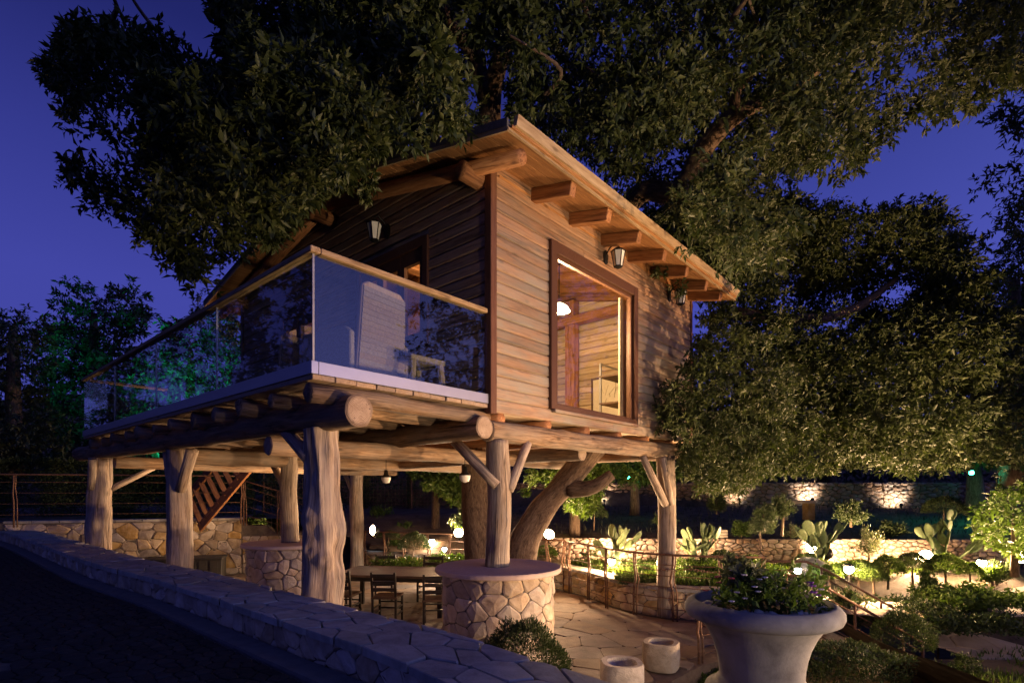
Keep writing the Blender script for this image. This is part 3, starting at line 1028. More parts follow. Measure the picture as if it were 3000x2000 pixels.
# inner lining of the room
li = MB()
def panel_hole(axis, c0, c1, L, zt, hole):
    """wall slab between depth c0 and c1 with one rectangular hole"""
    h0, h1, hz0, hz1 = hole
    for (a, b, z0, z1) in ((0.02, h0, ZB, zt), (h1, L - .02, ZB, zt), (h0, h1, ZB, hz0), (h0, h1, hz1, zt)):
        lo, hi = (a, c0, z0), (b, c1, z1)
        if axis == 1: lo, hi = (c0, a, z0), (c1, b, z1)
        li.box(lo, hi, axis)
panel_hole(0, 0.003, 0.07, HW_, soff(0) - .02, (WT0 + .06, WT1 - .06, WZ0 + .06, WZ1 - .06))
for (a, b, z0, z1) in ((.07, 1.14, ZB, soff(0)), (2.66, 3.91, ZB, soff(0)), (5.06, HS_ - .07, ZB, soff(0)), (1.14, 2.66, ZB, G1[2] + .06), (1.14, 2.66, G1[3] - .06, soff(0)), (3.91, 5.06, G2[3] - .06, soff(0))):
    li.box((.003, a, z0), (.07, b, z1), 1)
gabt = [(.003, .1, soff(0) - .01), (.003, HS_ - .1, soff(0) - .01), (.003, HS_ / 2, soff(HS_ / 2) - .03), (.07, .1, soff(0) - .01), (.07, HS_ - .1, soff(0) - .01), (.07, HS_ / 2, soff(HS_ / 2) - .03)]
li.add(gabt, [(0, 2, 1), (3, 4, 5), (0, 1, 4, 3), (1, 2, 5, 4), (2, 0, 3, 5)])
li.build("wall_lining", M['interior'], house)
for k in range(24):
    z = zr(1.05) + k * PITCH
    if z + PITCH > soff(HS_ / 2): break
    a = 0.08 if z + PITCH < soff(0) else (z + PITCH - soff(0)) / .22 + .1
    if HS_ - 2 * a < .2: break
    board(1, a, HS_ - a, z, PITCH - .005, M['interior'], out=-1, face=HW_ - .02)
    if z + PITCH < soff(0): board(0, .08, HW_ - .08, z, PITCH - .005, M['interior'], out=-1, face=HS_ - .03)
fl = MB(); fl.box((0.0, 0.0, zr(.93)), (HW_, HS_, zr(1.02)), 0); fl.build("floor_panel", M['interior'], house)

# floor joists along the gable direction, half-round logs whose ends show under the lit wall
for i, t in enumerate(np.arange(0.16, HW_, 0.92)):
    mb = MB()
    mb.tube([(t, -0.012, zr(.852)), (t, .5, zr(.84)), (t, HS_ * .3, zr(.835)), (t, HS_ * .7, zr(.84)), (t, HS_, zr(.845))], [0.085, .105, .11, .11, .1], 7, wob=.14, seed=i)
    mb.build("floor_joist", M['rafter'], house, True)
# window in the lit wall
fr = MB()
y0, y1 = -0.075, 0.075
fr.box((WT0, y0, WZ0), (WT0 + .125, y1, WZ1), 2); fr.box((WT1 - .125, y0, WZ0), (WT1, y1, WZ1), 2)
fr.box((WT0 + .125, y0, WZ1 - .15), (WT1 - .125, y1, WZ1), 0); fr.box((WT0 + .125, y0, WZ0), (WT1 - .125, y1, WZ0 + .065), 0)
win = fr.build("window_frame", M['trim'], house, bevel=.006)
fr = MB()
a0, a1, b0, b1 = WT0 + .125, WT1 - .125, WZ0 + .065, WZ1 - .15
fr.box((a0, -.03, b0), (a0 + .035, .03, b1), 2); fr.box((a1 - .05, -.03, b0), (a1, .03, b1), 2)
fr.box((a0 + .035, -.03, b1 - .045), (a1 - .05, .03, b1), 0); fr.box((a0 + .035, -.03, b0), (a1 - .05, .03, b0 + .03), 0)
fr.build("sash", M['trim'], win, bevel=.004)
gl = MB(); gl.box((a0 + .03, -.008, b0 + .025), (a1 - .045, .008, b1 - .04)); gl.build("pane", M['win_glass'], win)
si = MB(); si.box((WT0 + .05, -.10, WZ0 - .045), (WT1 - .02, -.032, WZ0 - .004), 0); si.build("sill", M['siding'], win, bevel=.004)
# gable casements
def casement(g, n, name):
    a, b, z0, z1 = g
    f = MB()
    f.box((-.06, a, z0), (.07, a + .10, z1), 2); f.box((-.06, b - .10, z0), (.07, b, z1), 2)
    f.box((-.06, a + .1, z1 - .12), (.07, b - .1, z1), 1); f.box((-.06, a + .1, z0), (.07, b - .1, z0 + .1), 1)
    fo = f.build(name, M['trim'], house, bevel=.005)
    w = (b - a - .2) / n
    for k in range(n):
        p, q = a + .1 + k * w, a + .1 + (k + 1) * w
        s = MB()
        s.box((-.035, p + .004, z0 + .1), (.03, p + .075, z1 - .12), 2); s.box((-.035, q - .075, z0 + .1), (.03, q - .004, z1 - .12), 2)
        s.box((-.035, p + .075, z1 - .30), (.03, q - .075, z1 - .12), 1); s.box((-.035, p + .075, z0 + .1), (.03, q - .075, z0 + .18), 1)
        s.build("sash", M['trim'], fo, bevel=.004)
        gq = MB(); gq.box((-.008, p + .07, z0 + .17), (.002, q - .07, z1 - .29)); gq.build("pane", M['win_glass'], fo)
    return fo
casement(G1, 3, "window_frame")
casement(G2, 2, "door_frame")
# rafters
for i, t in enumerate([0.76, 1.58, 2.40, 3.20, 4.02, 4.84, 5.52]):
    for side in (0, 1):
        mb = MB()
        sg = 1 if side == 0 else -1
        o = 0 if side == 0 else HS_
        a = Vector((t, o - sg * 0.64, soff(-.64) - .085)); b = Vector((t, HS_ / 2 - sg * .04, soff(HS_ / 2) - .085))
        mb.bar(a, b, 0.11, 0.16)
        mb.build("rafter", M['rafter'], house, bevel=.008)
for side in (0, 1):
    sg = 1 if side == 0 else -1
    o = 0 if side == 0 else HS_
    a = Vector((-.17, o - sg * .62, soff(-.62) - .12)); b = Vector((-.17, HS_ / 2, soff(HS_ / 2) - .13))
    mb = MB(); mb.tube([a, a.lerp(b, .33), a.lerp(b, .66), b], [.082, .09, .095, .095], 14, wob=.05, seed=side)
    mb.build("rake_log", M['rafter'], house, True)
for s_, z_, t0 in ((0.16, soff(0) - .16, -.33), (HS_ / 2, soff(HS_ / 2) - .33, -.42), (HS_ - .16, soff(0) - .16, -.33)):
    mb = MB(); mb.tube([(t0, s_, z_), (0.5, s_, z_), (3, s_, z_), (HW_ + .3, s_, z_)], [.108, .112, .115, .11], 14, wob=.05, seed=s_)
    mb.build("purlin", M['rafter'], house, True)
# eave wedge board between the rafters
for a, b in zip([0.06, 0.76, 1.58, 2.40, 3.20, 4.02, 4.84], [0.76, 1.58, 2.40, 3.20, 4.02, 4.84, 5.52]):
    mb = MB(); mb.box((a + .057, -.03, soff(0) - .14), (b - .057, -.002, soff(0) - .012), 0); mb.build("eave_board", M['roofwood'], house)
# roof planks (soffit), felt and edge boards
T0, T1 = -0.47, HW_ + 0.5
for side in (0, 1):
    sg = 1 if side == 0 else -1
    o = 0 if side == 0 else HS_
    s = -0.70
    while s < HS_ / 2 - .01:
        e = min(s + 0.148, HS_ / 2)
        mb = MB()
        pa, pb = soff(s), soff(e)
        ya, yb = o + sg * s, o + sg * (e - .004)
        vs = [(x, y, z) for x in (T0, T1) for (y, z) in ((ya, pa), (yb, pb), (yb, pb + .03), (ya, pa + .03))]
        gr = [(v[1], v[2], v[0]) for v in vs]
        mb.add(vs, [(0, 1, 2, 3), (7, 6, 5, 4), (0, 4, 5, 1), (1, 5, 6, 2), (2, 6, 7, 3), (3, 7, 4, 0)], gr)
        mb.build("roof_plank", M['roofwood'], house)
        s = e
    mb = MB()
    vs = [(x, y, z) for x in (T0 + .01, T1 - .01) for (y, z) in ((o - sg * .69, soff(-.69) + .034), (o + sg * HS_ / 2, soff(HS_ / 2) + .034), (o + sg * HS_ / 2, soff(HS_ / 2) + .11), (o - sg * .69, soff(-.69) + .085))]
    mb.add(vs, [(0, 1, 2, 3), (7, 6, 5, 4), (0, 4, 5, 1), (1, 5, 6, 2), (2, 6, 7, 3), (3, 7, 4, 0)])
    mb.build("roof_felt", M['roofing'], house)
    # eave boards: stepped edge and tall pale fascia
    za = soff(-.70)
    for k, (d, z0, z1, mt) in enumerate(((.70, za - .004, za + .022, 'fascia'), (.716, za + .020, za + .046, 'roofwood'), (.735, za + .044, za + .145, 'fascia'))):
        mb = MB()
        y0_, y1_ = sorted((o - sg * (d - .02), o - sg * (d + .012 + .01 * k)))
        vs = []
        for x in (T0 - .02 + .03 * k, T1):
            lean = .03 if k == 2 else 0
            vs += [(x, y0_, z0), (x, y1_, z0), (x, y1_ - sg * lean, z1), (x, y0_ - sg * lean, z1)]
        mb.add(vs, [(0, 1, 2, 3), (7, 6, 5, 4), (0, 4, 5, 1), (1, 5, 6, 2), (2, 6, 7, 3), (3, 7, 4, 0)], [(v[1], v[2], v[0]) for v in vs])
        mb.build("eave_fascia", M[mt], house)
    # rake boards on both gables
    for x, wd in ((T0 - .024, .022), (T1 + .002, .022)):
        for (dz0, dz1, mt, dx) in ((-.012, .036, 'fascia', 0), (.036, .12, 'roofing', .006)):
            mb = MB()
            vs = [(xx, y, z) for xx in (x - dx, x + wd) for (y, z) in ((o - sg * .70, soff(-.7) + dz0), (o + sg * HS_ / 2, soff(HS_ / 2) + dz0), (o + sg * HS_ / 2, soff(HS_ / 2) + dz1), (o - sg * .70, soff(-.7) + dz1))]
            gr = [(v[0], v[2], v[1]) for v in vs]
            mb.add(vs, [(0, 1, 2, 3), (7, 6, 5, 4), (0, 4, 5, 1), (1, 5, 6, 2), (2, 6, 7, 3), (3, 7, 4, 0)], gr)
            mb.build("rake_board", M[mt], house)

# balcony deck: boards along the gable, joists across, big log beams
DT0, DS1 = -2.236, 8.45
nb_ = 10
for i in range(nb_):
    a = DT0 + 0.0 + i * (2.19 / nb_); b = a + 2.19 / nb_ - .008
    e0 = rh.uniform(-.012, .012)
    mb = MB(); mb.box((a, -0.01 + e0, zr(.955)), (b, DS1 + rh.uniform(-.02, .02), zr(1.0 + rh.uniform(-.003, .002))), 1)
    mb.build("deck_board", M['deck'], house, bevel=.005)
for i, s in enumerate([0.1, 0.78, 1.5, 2.2, 2.95, 3.65, 4.4, 5.1, 5.85, 6.55, 7.3, 8.1]):
    r0 = rh.uniform(.075, .1)
    mb = MB()
    pts = [(DT0 + rh.uniform(.0, .06) + k * .37, s + rh.uniform(-.03, .03), zr(.862) + rh.uniform(-.012, .006)) for k in range(7)]
    mb.tube(pts, [r0 * rh.uniform(.85, 1.12) for _ in pts], 10, wob=.22, seed=i * 1.7, ridges=3, rid=.08, twist=1.0)
    mb.build("deck_joist", M['log'], house, True)
def toh(p):                                    # world point to house coordinates
    d = Vector(p) - C0
    return Vector((d.dot(BX), d.dot(AX), p[2]))
def log(a, b, ra, rb_, name="beam", mat='log', n=24, wob=.11, seed=0, k=40, sag=0.0, ends=True):
    a, b = Vector(a), Vector(b)
    pts, rad = [], []
    for i in range(k):
        f = i / (k - 1)
        p = a.lerp(b, f)
        p.z += sag * math.sin(math.pi * f) + .012 * math.sin(5 * f + seed)
        pts.append(p); rad.append(ra + (rb_ - ra) * f)
    kn = [(rh.uniform(.3, 6), rh.uniform(0, 6.28), rh.uniform(.012, .03), rh.uniform(.05, .09)) for _ in range(7)]
    mb = MB(); mb.tube(pts, rad, n, wob=wob, seed=seed, cap=False, crease=.03, knots=kn)
    o = mb.build(name, M[mat], house, True)
    if ends:
        for e, q in ((0, 1), (-1, -2)):
            d = (pts[e] - pts[q]).normalized()
            c = MB(); vs = [v for v in (mb.v[:n] if e == 0 else mb.v[-n:])]
            ctr = Vector((0, 0, 0))
            for v in vs: ctr += Vector(v)
            ctr /= n
            ring = [tuple(Vector(v) + d * .001) for v in vs]
            inner = [tuple(ctr + (Vector(v) - ctr) * .86 + d * .012) for v in vs]
            c.add(ring + inner + [tuple(ctr + d * .014)], [(i, (i + 1) % n, n + (i + 1) % n, n + i) for i in range(n)] + [(n + i, n + (i + 1) % n, 2 * n) for i in range(n)],
                  [(Vector(v) - ctr).to_tuple() for v in ring + inner] + [(0, 0, 0)])
            c.build("cut_end", M['endgrain'], o)
    return o
L1a, L1b = toh((-1.375, 4.90, zr(.705))), toh((-9.15, 11.55, zr(.765)))
log(L1a, L1b, .152, .15, seed=1)
log((-.2, -.09, zr(.70)), (-.12, 8.6, zr(.70)), .135, .13, seed=2)
log((-.04, .02, zr(.69)), (4.95, .0, zr(.69)), .128, .135, seed=3, sag=.01)
log((-1.9, 4.72, zr(.52)), (4.9, 4.72, zr(.50)), .12, .12, seed=4)
log((-1.9, 1.55, zr(.50)), (3.4, 1.45, zr(.48)), .11, .10, seed=5)
log((4.6, -.1, zr(.66)), (4.6, 8.4, zr(.66)), .13, .13, seed=6)
log((2.2, .2, zr(.54)), (2.3, 8.5, zr(.54)), .11, .12, seed=7)
log((-1.8, 8.2, zr(.52)), (4.8, 8.3, zr(.52)), .12, .12, seed=8)

# posts and braces (world points)
def post(xy, z0, z1, r0, r1, mat='post', n=26, k=30, seed=0, ridges=0, rid=.06, twist=.4, wob=.1, knots=(), lean=(0, 0), flare=0.0, crease=0.0):
    pts, rad = [], []
    for i in range(k):
        f = i / (k - 1)
        w = Vector((xy[0] + lean[0] * f + .015 * math.sin(6 * f + seed), xy[1] + lean[1] * f, z0 + (z1 - z0) * f))
        pts.append(toh(w)); rad.append(r0 + (r1 - r0) * f + flare * math.exp(-f * 6))
    mb = MB(); mb.tube(pts, rad, n, wob=wob, seed=seed, ridges=ridges, rid=rid, twist=twist, knots=knots, crease=crease)
    return mb.build("post", M[mat], house, True)
def brace(p, q, r0, r1, seed=0):
    a, b = toh(p), toh(q)
    mb = MB(); mb.tube([a, a.lerp(b, .3), a.lerp(b, .6), b], [r0, r0 * 1.04, (r0 + r1) / 2, r1], 12, wob=.12, seed=seed)
    return mb.build("brace", M['post'], house, True)
p1 = line_p = toh((-1.375, 4.90, 0)).lerp(toh((-9.15, 11.55, 0)), .062)
P1 = hw(p1.x, p1.y, 0)
post((P1.x - .01, P1.y + .02), 0, zr(.60), .232, .165, seed=3.3, ridges=3, rid=.06, twist=.9, wob=.30, k=120, n=80, flare=.05, crease=.16,
     knots=((1.62, 1.25, .075, .085), (1.86, 1.75, .06, .10), (1.72, .45, .055, .09), (2.35, .9, .03, .07), (1.45, 2.0, .05, .12), (2.65, 1.5, .03, .05), (2.0, .2, .05, .1)))
PB = at(525, 1435, 8.1)
post((PB.x, PB.y), 0, zr(.60), .19, .165, seed=5, ridges=4, rid=.03, crease=.035, n=40, wob=.08, knots=((2.0, 1.0, .025, .06), (2.5, .5, .02, .05)))
PA = at(294, 1435, 10.6)
post((PA.x, PA.y), 0, zr(.62), .225, .19, seed=8, ridges=3, rid=.07, crease=.05, n=40, wob=.14, k=44, knots=((1.85, 1.9, .08, .10), (1.6, .6, .06, .12), (2.4, 1.6, .05, .09)))
PP = hw(.13, .0, 0)                          # on the near plinth
post((PP.x, PP.y), 1.36, zr(.585), .145, .135, seed=11, ridges=3, rid=.05, wob=.09, knots=((.55, 1.5, .03, .05), (.95, .9, .02, .04)))
P2 = hw(-.08, 4.72, 0)
post((P2.x, P2.y), 1.36, zr(.60), .145, .135, seed=14, ridges=3, rid=.04, knots=((.8, 1.2, .03, .05),))
P3 = hw(4.63, .02, 0)
post((P3.x, P3.y), 0, zr(.60), .155, .165, seed=17, ridges=5, rid=.035, wob=.07, twist=.1)
P5 = (-4.33, 15.2)
post(P5, 0, zr(.62), .20, .17, seed=19, ridges=2, rid=.08, wob=.15, mat='post', knots=((2.2, 1.6, .05, .09), (2.7, 1.9, .05, .08)))
post((hw(4.6, 4.7, 0).x, hw(4.6, 4.7, 0).y), 0, zr(.62), .16, .15, seed=23)
# near plinth braces
brace((PP.x - .01, PP.y - .13, zr(.05)), hw(.02, .62, zr(.60)) - Vector((.0, .12, 0)), .062, .068, 2)
brace(hw(.2, -.11, zr(.0)), hw(.62, -.04, zr(.58)), .055, .06, 3)
brace(hw(4.45, -.05, zr(-.25)), hw(3.7, .0, zr(.57)), .07, .06, 4)
brace(hw(4.55, -.12, zr(-.25)), hw(4.2, -.12, zr(.57)), .06, .06, 5)
brace((P1.x - .10, P1.y - .02, zr(.30)), (P1.x - .52, P1.y + .42, zr(.62)), .075, .07, 6)
brace((PB.x + .1, PB.y - .14, zr(.0)), (PB.x + .42, PB.y - .38, zr(.56)), .075, .08, 7)
brace((PB.x - .1, PB.y - .02, zr(.1)), (PB.x - .32, PB.y + .24, zr(.58)), .07, .07, 8)
brace((PA.x + .16, PA.y + .05, zr(.02)), (PA.x + .62, PA.y + .75, zr(.50)), .055, .05, 9)
brace((PA.x - .05, PA.y - .16, zr(.02)), (PA.x + .08, PA.y - .3, zr(.58)), .07, .07, 9.5)
brace((P2.x - .07, P2.y, zr(.02)), (P2.x - .55, P2.y + .5, zr(.56)), .06, .06, 10)
brace((P5[0] - .1, P5[1], zr(-.1)), (P5[0] - .4, P5[1] + .1, zr(.55)), .06, .06, 12)

# glass balustrade
bal = thing("glass_balustrade", "frameless glass balustrade with flat timber handrail round the balcony", "balustrade", (C0.x, C0.y, 0), HROT)
zc0, zc1, zt = zr(1.003), zr(1.115), zr(2.045)
K0 = DT0
mb = MB(); mb.box((K0 - .012, -.012, zc0), (K0 + .055, DS1, zc1)); mb.build("base_channel", M['alu'], bal, bevel=.003)
mb = MB(); mb.box((K0 + .057, -.012, zc0), (-.05, .055, zc1)); mb.build("base_channel", M['alu'], bal, bevel=.003)
mb = MB(); mb.box((K0 + .057, DS1 - .055, zc0), (-.8, DS1 + .012, zc1)); mb.build("base_channel", M['alu'], bal, bevel=.003)
for i in range(4):
    a = .012 + i * 2.11; b = a + 2.11 - .012
    mb = MB(); mb.box((K0 + .012, a + .012, zc1 - .05), (K0 + .027, min(b, DS1 - .01), zt)); mb.build("glass_panel", M['bal_glass'], bal)
    if i:
        mb = MB(); mb.box((K0 + .010, a - .004, zc1 - .01), (K0 + .029, a + .008, zt)); mb.build("panel_joint", M['channel_core'], bal)
mb = MB(); mb.box((K0 + .033, .012, zc1 - .05), (-.06, .027, zt)); mb.build("glass_panel", M['bal_glass'], bal)
mb = MB(); mb.box((K0 + .03, DS1 - .03, zc1 - .05), (-.85, DS1 - .015, zt)); mb.build("glass_panel", M['bal_glass'], bal)
mb = MB(); mb.box((K0 + .012, .012, zc1 - .01), (K0 + .03, .024, zt)); mb.build("panel_joint", M['channel_core'], bal)
def railbar(a, b, w=.095, h=.052):
    mb = MB(); mb.bar(a, b, w, h); return mb.build("handrail", M['rail'], bal, bevel=.008)
railbar((K0 + .02, -.028, zt + .027), (K0 + .02, DS1 + .03, zt + .027))
railbar((K0 + .070, .02, zt + .028), (-.075, .02, zt + .028))
railbar((K0 + .070, DS1 - .02, zt + .027), (-.85, DS1 - .02, zt + .027))

# wall lanterns
def lantern(name, label, rot):
    t = thing(name, label, "lantern", group="wall lanterns on the tree house")
    b = MB(); b.lathe([(0, .0), (.055, .0), (.055, .012), (.03, .022), (0, .022)], 14)
    for i in range(len(b.v)):
        x, y, z = b.v[i]; b.v[i] = (x, -z, y * 1.7)
    b.build("back_plate", M['blackiron'], t)
    a = MB(); a.tube([(0, -.01, .03), (0, -.06, .10), (0, -.14, .14), (0, -.19, .10), (0, -.19, .065)], .009, 8); a.build("arm", M['blackiron'], t, True)
    h = MB(); h.lathe([(0.015, .085), (.03, .075), (.085, .035), (.10, .03), (.10, .02), (.0, .02)], 6, (0, -.19, 0)); h.build("cap", M['blackiron'], t)
    g = MB(); g.lathe([(.085, .02), (.05, -.17), (0, -.17)], 6, (0, -.19, 0)); g.build("lantern_glass", M['frost'], t)
    c = MB()
    for k in range(6):
        th = math.pi / 3 * k
        c.bar((.087 * math.cos(th), -.19 + .087 * math.sin(th), .02), (.052 * math.cos(th), -.19 + .052 * math.sin(th), -.17), .009)
    c.lathe([(.0, -.205), (.02, -.195), (.056, -.178), (.056, -.165), (.0, -.165)], 6, (0, -.19, 0)); c.build("cage", M['blackiron'], t)
    return t
l0 = lantern("wall_lantern", "white glass lantern on the lit wall above the big window", 0)
l0.location = hw(2.47, -.035, zr(3.50)); l0.rotation_euler = (0, 0, HROT); l0.scale = (1.15,) * 3
copy_tree(l0, None, hw(4.63, -.035, zr(3.50)), HROT, "white glass lantern on the lit wall right of the big window under the eave")
copy_tree(l0, None, hw(-.035, 1.96, zr(3.62)), HROT - math.pi / 2, "grey glass lantern high on the shaded gable above the balcony")

# room contents
pl = thing("pendant_lamp", "glowing domed pendant lamp hanging inside the big window", "lamp", at(1638, 912, 8.6))
b = MB(); b.lathe([(.02, .13), (.06, .12), (.13, .075), (.175, .0), (.165, .0), (.12, .06), (.02, .11)], 24); b.build("lamp_shade", M['lamp_pendant'], pl, True)
b = MB(); b.tube([(0, 0, .12), (0, 0, 1.0)], .008, 6); b.build("cord", M['blackiron'], pl)
b = MB(); b.sphere((0, 0, .03), .06, 10, 6); b.build("bulb", M['lamp_pendant'], pl, True)
point(pl, (0, 0, -.12), 560, (1, .66, .33), .12)
def curtain(name, label, p, q, z0, z1, folds):
    p, q = Vector(p), Vector(q)
    mb = MB(); vs = []; n = folds * 6
    d = (q - p); nn = Vector((-d.y, d.x, 0)).normalized()
    for z in (z0, z1):
        for i in range(n + 1):
            w = p.lerp(q, i / n) + nn * .035 * math.sin(2 * math.pi * i / 6)
            vs.append((w.x, w.y, z))
    vs += [(v[0] + nn.x * .004, v[1] + nn.y * .004, v[2]) for v in vs[:]]
    k = n + 1
    fs = [(i, i + 1, k + i + 1, k + i) for i in range(n)] + [(2 * k + i, 3 * k + i, 3 * k + i + 1, 2 * k + i + 1) for i in range(n)]
    mb.add(vs, fs)
    return tag(mb.build(name, M['canvas'], None, True), label, "curtain")
curtain("curtain", "beige curtain hanging at the left inside the big window", hw(1.3, .42, 0), hw(2.3, 1.9, 0), zr(1.03), zr(2.72), 7)
curtain("curtain", "narrow pale curtain gathered at the right jamb of the big window", hw(3.24, .16, 0), hw(3.5, .2, 0), zr(1.03), zr(3.15), 4)
mb = MB(); mb.box((5.2, 2.45, zr(1.02)), (5.42, 2.68, soff(2.5) - .2), 2); mb.build("inner_post", M['rafter'], house, bevel=.012)
mb = MB(); mb.box((.1, 2.9, zr(3.72)), (5.5, 3.12, zr(3.92)), 0); mb.build("tie_beam", M['rafter'], house, bevel=.012)
mb = MB(); mb.box((5.15, .1, zr(3.62)), (5.35, HS_ - .1, zr(3.80)), 1); mb.build("tie_beam", M['rafter'], house, bevel=.012)
pic = thing("framed_picture", "framed sketch hanging on the boarded wall inside the big window", "picture", hw(5.53, 1.72, zr(1.98)), HROT)
b = MB(); b.box((-.02, -.42, -.42), (.0, .42, .42)); b.build("sheet", M['paper'], pic)
b = MB()
for (lo, hi) in (((-.04, -.46, -.46), (.0, -.42, .46)), ((-.04, .42, -.46), (.0, .46, .46)), ((-.04, -.42, .42), (.0, .42, .46)), ((-.04, -.42, -.46), (.0, .42, -.42))): b.box(lo, hi)
b.build("picture_frame", M['tabletop'], pic)
b = MB()
for k in range(9):
    y = rh.uniform(-.2, .2); zz = rh.uniform(-.2, .2)
    b.bar((-.022, y, zz), (-.022, y + rh.uniform(-.15, .15), zz + rh.uniform(.05, .22)), .012, .003)
b.build("drawing", M['ink'], pic)
sh = thing("metal_shelf", "open metal shelf unit inside the big window at right", "shelf", hw(4.05, .62, zr(1.03)), HROT)
for x in (0, .8):
    for y in (0, .42):
        b = MB(); b.box((x - .017, y - .017, 0), (x + .017, y + .017, 1.32)); b.build("leg", M['alu'] if x == 0 and y else M['blackiron'], sh)
for z in (.55, 1.05):
    b = MB(); b.box((-.02, -.02, z), (.82, .44, z + .03), 0); b.build("shelf_board", M['tabletop'], sh)
b = MB(); b.bar((0, 0, 1.3), (.8, 0, 1.3), .03); b.build("rail", M['alu'], sh)
b = MB(); b.bar((0, .42, 1.3), (.8, .42, 1.3), .03); b.build("rail", M['alu'], sh)
cr = thing("curtain_rod", "dark curtain rod with pale valance on the back wall of the room", "curtain rod", hw(5.5, .55, zr(2.62)), HROT)
b = MB(); b.tube([(-.06, -.5, .0), (-.06, .62, .0)], .014, 8); b.build("rod", M['blackiron'], cr)
b = MB(); b.box((-.07, -.45, -.22), (-.05, .42, -.04)); b.build("valance", M['canvas'], cr)
bw = MB(); bw.box((5.46, .15, zr(1.25)), (5.50, .85, zr(2.35)), 2); bo = bw.build("back_window_frame", M['tabletop'], house)
bw = MB(); bw.box((5.45, .22, zr(1.33)), (5.458, .78, zr(2.27))); bw.build("pane", M['blackiron'], bo)
cb = thing("wooden_bench", "plain wooden bench inside the big window at left", "bench", hw(1.75, 1.15, zr(1.02)), HROT)
b = MB(); b.box((-.3, -.25, .62), (.5, .25, .72), 0); b.build("seat", M['interior'], cb)
for x in (-.25, .45):
    b = MB(); b.box((x - .03, -.22, 0), (x + .03, .22, .62), 2); b.build("leg", M['interior'], cb)

# wicker armchair and stool on the balcony
M['wicker'] = stone("grey_wicker", [(0.15, 0.12, 0.088), (0.24, 0.195, 0.145)], 40, bump=0.8, vary=.05)
ac = thing("wicker_armchair", "high backed grey wicker armchair turned away behind the corner glass", "chair", hw(-1.16, .98, zr(1.0)), HROT + R(190))
ac.scale = (1.1, 1.05, 1.06)
def slab(pts, th, axis=1):
    """flat outline in (x, z) with thickness along y, slightly curved"""
    mb = MB(); n = len(pts); vs = []
    for y in (-th / 2, th / 2): vs += [(x, y, z) for x, z in pts]
    return mb.add(vs, [tuple(range(n))[::-1], tuple(range(n, 2 * n))] + [(i, (i + 1) % n, n + (i + 1) % n, n + i) for i in range(n)])
def shift(o, dx=0, dy=0, dz=0, rz=0, rx=0):
    o.location = (dx, dy, dz); o.rotation_euler = (rx, 0, rz); return o
o = slab([(-.33, .12), (.33, .12), (.29, 1.08), (.22, 1.13), (-.22, 1.13), (-.29, 1.08)], .05).build("backrest", M['deck'], ac, bevel=.012); shift(o, 0, .33, 0, rx=R(-3))
b = MB(); b.box((-.33, -.33, .30), (.33, .33, .44)); b.build("seat", M['wicker'], ac, bevel=.015)
b = MB(); b.box((-.30, -.30, .445), (.30, .28, .54)); b.build("cushion", M['canvas'], ac, bevel=.03)
for sx in (-1, 1):
    o = slab([(-.36, .03), (.36, .03), (.36, .60), (.28, .66), (-.36, .66)], .06).build("arm", M['wicker'], ac, bevel=.012); shift(o, sx * .37, 0, 0, R(90))
    for sy in (-1, 1):
        b = MB(); b.tube([(sx * .33, sy * .30, 0), (sx * .33, sy * .30, .3)], .025, 8); b.build("leg", M['wicker'], ac)
for zz in np.arange(.16, 1.08, .055):
    hwid = .33 - .04 * (zz - .12) / .96
    b = MB(); b.bar((-hwid + .01, .360 + .0525 * zz, zz), (hwid - .01, .360 + .0525 * zz, zz), .012, .049); b.build("wicker_band", M['wicker'], ac)
ws = thing("wicker_side_table", "small grey wicker side table beside the armchair on the balcony", "side table", hw(-.62, .62, zr(1.0)), HROT)
b = MB(); b.box((-.25, -.25, .44), (.25, .25, .5)); b.build("table_top", M['wicker'], ws, bevel=.01)
for sx in (-1, 1):
    for sy in (-1, 1):
        b = MB(); b.tube([(sx * .24, sy * .24, 0), (sx * .2, sy * .2, .44)], [.035, .045], 8); b.build("leg", M['wicker'], ws)
# second chair seen through the long glass
copy_tree(ac, None, hw(-.9, 3.5, zr(1.0)), HROT + R(200), "second wicker armchair further back on the balcony near the gable door", "wicker armchairs on the balcony")
ac['group'] = "wicker armchairs on the balcony"

# bell lanterns hanging below the floor
def bell(px, py, Y, label):
    t = thing("hanging_bell_lamp", label, "lamp", at(px, py, Y), group="bell lamps hanging under the floor")
    top = zr(.62) - t.location.z
    b = MB(); b.tube([(0, 0, .06), (0, 0, top)], .006, 6); b.build("cord", M['blackiron'], t)
    b = MB(); b.lathe([(0, .13), (.03, .12), (.04, .05), (.075, .02), (.08, 0.0)], 14); b.build("cap", M['blackiron'], t, True)
    b = MB(); b.lathe([(.078, .0), (.075, -.04), (.05, -.085), (0, -.1)], 14); b.build("bulb_glass", M['frost'], t, True)
bell(1131, 1398, 9.0, "white bell lamp hanging left of the tree under the floor")
bell(1362, 1392, 7.6, "white bell lamp hanging beside the post on the near plinth")
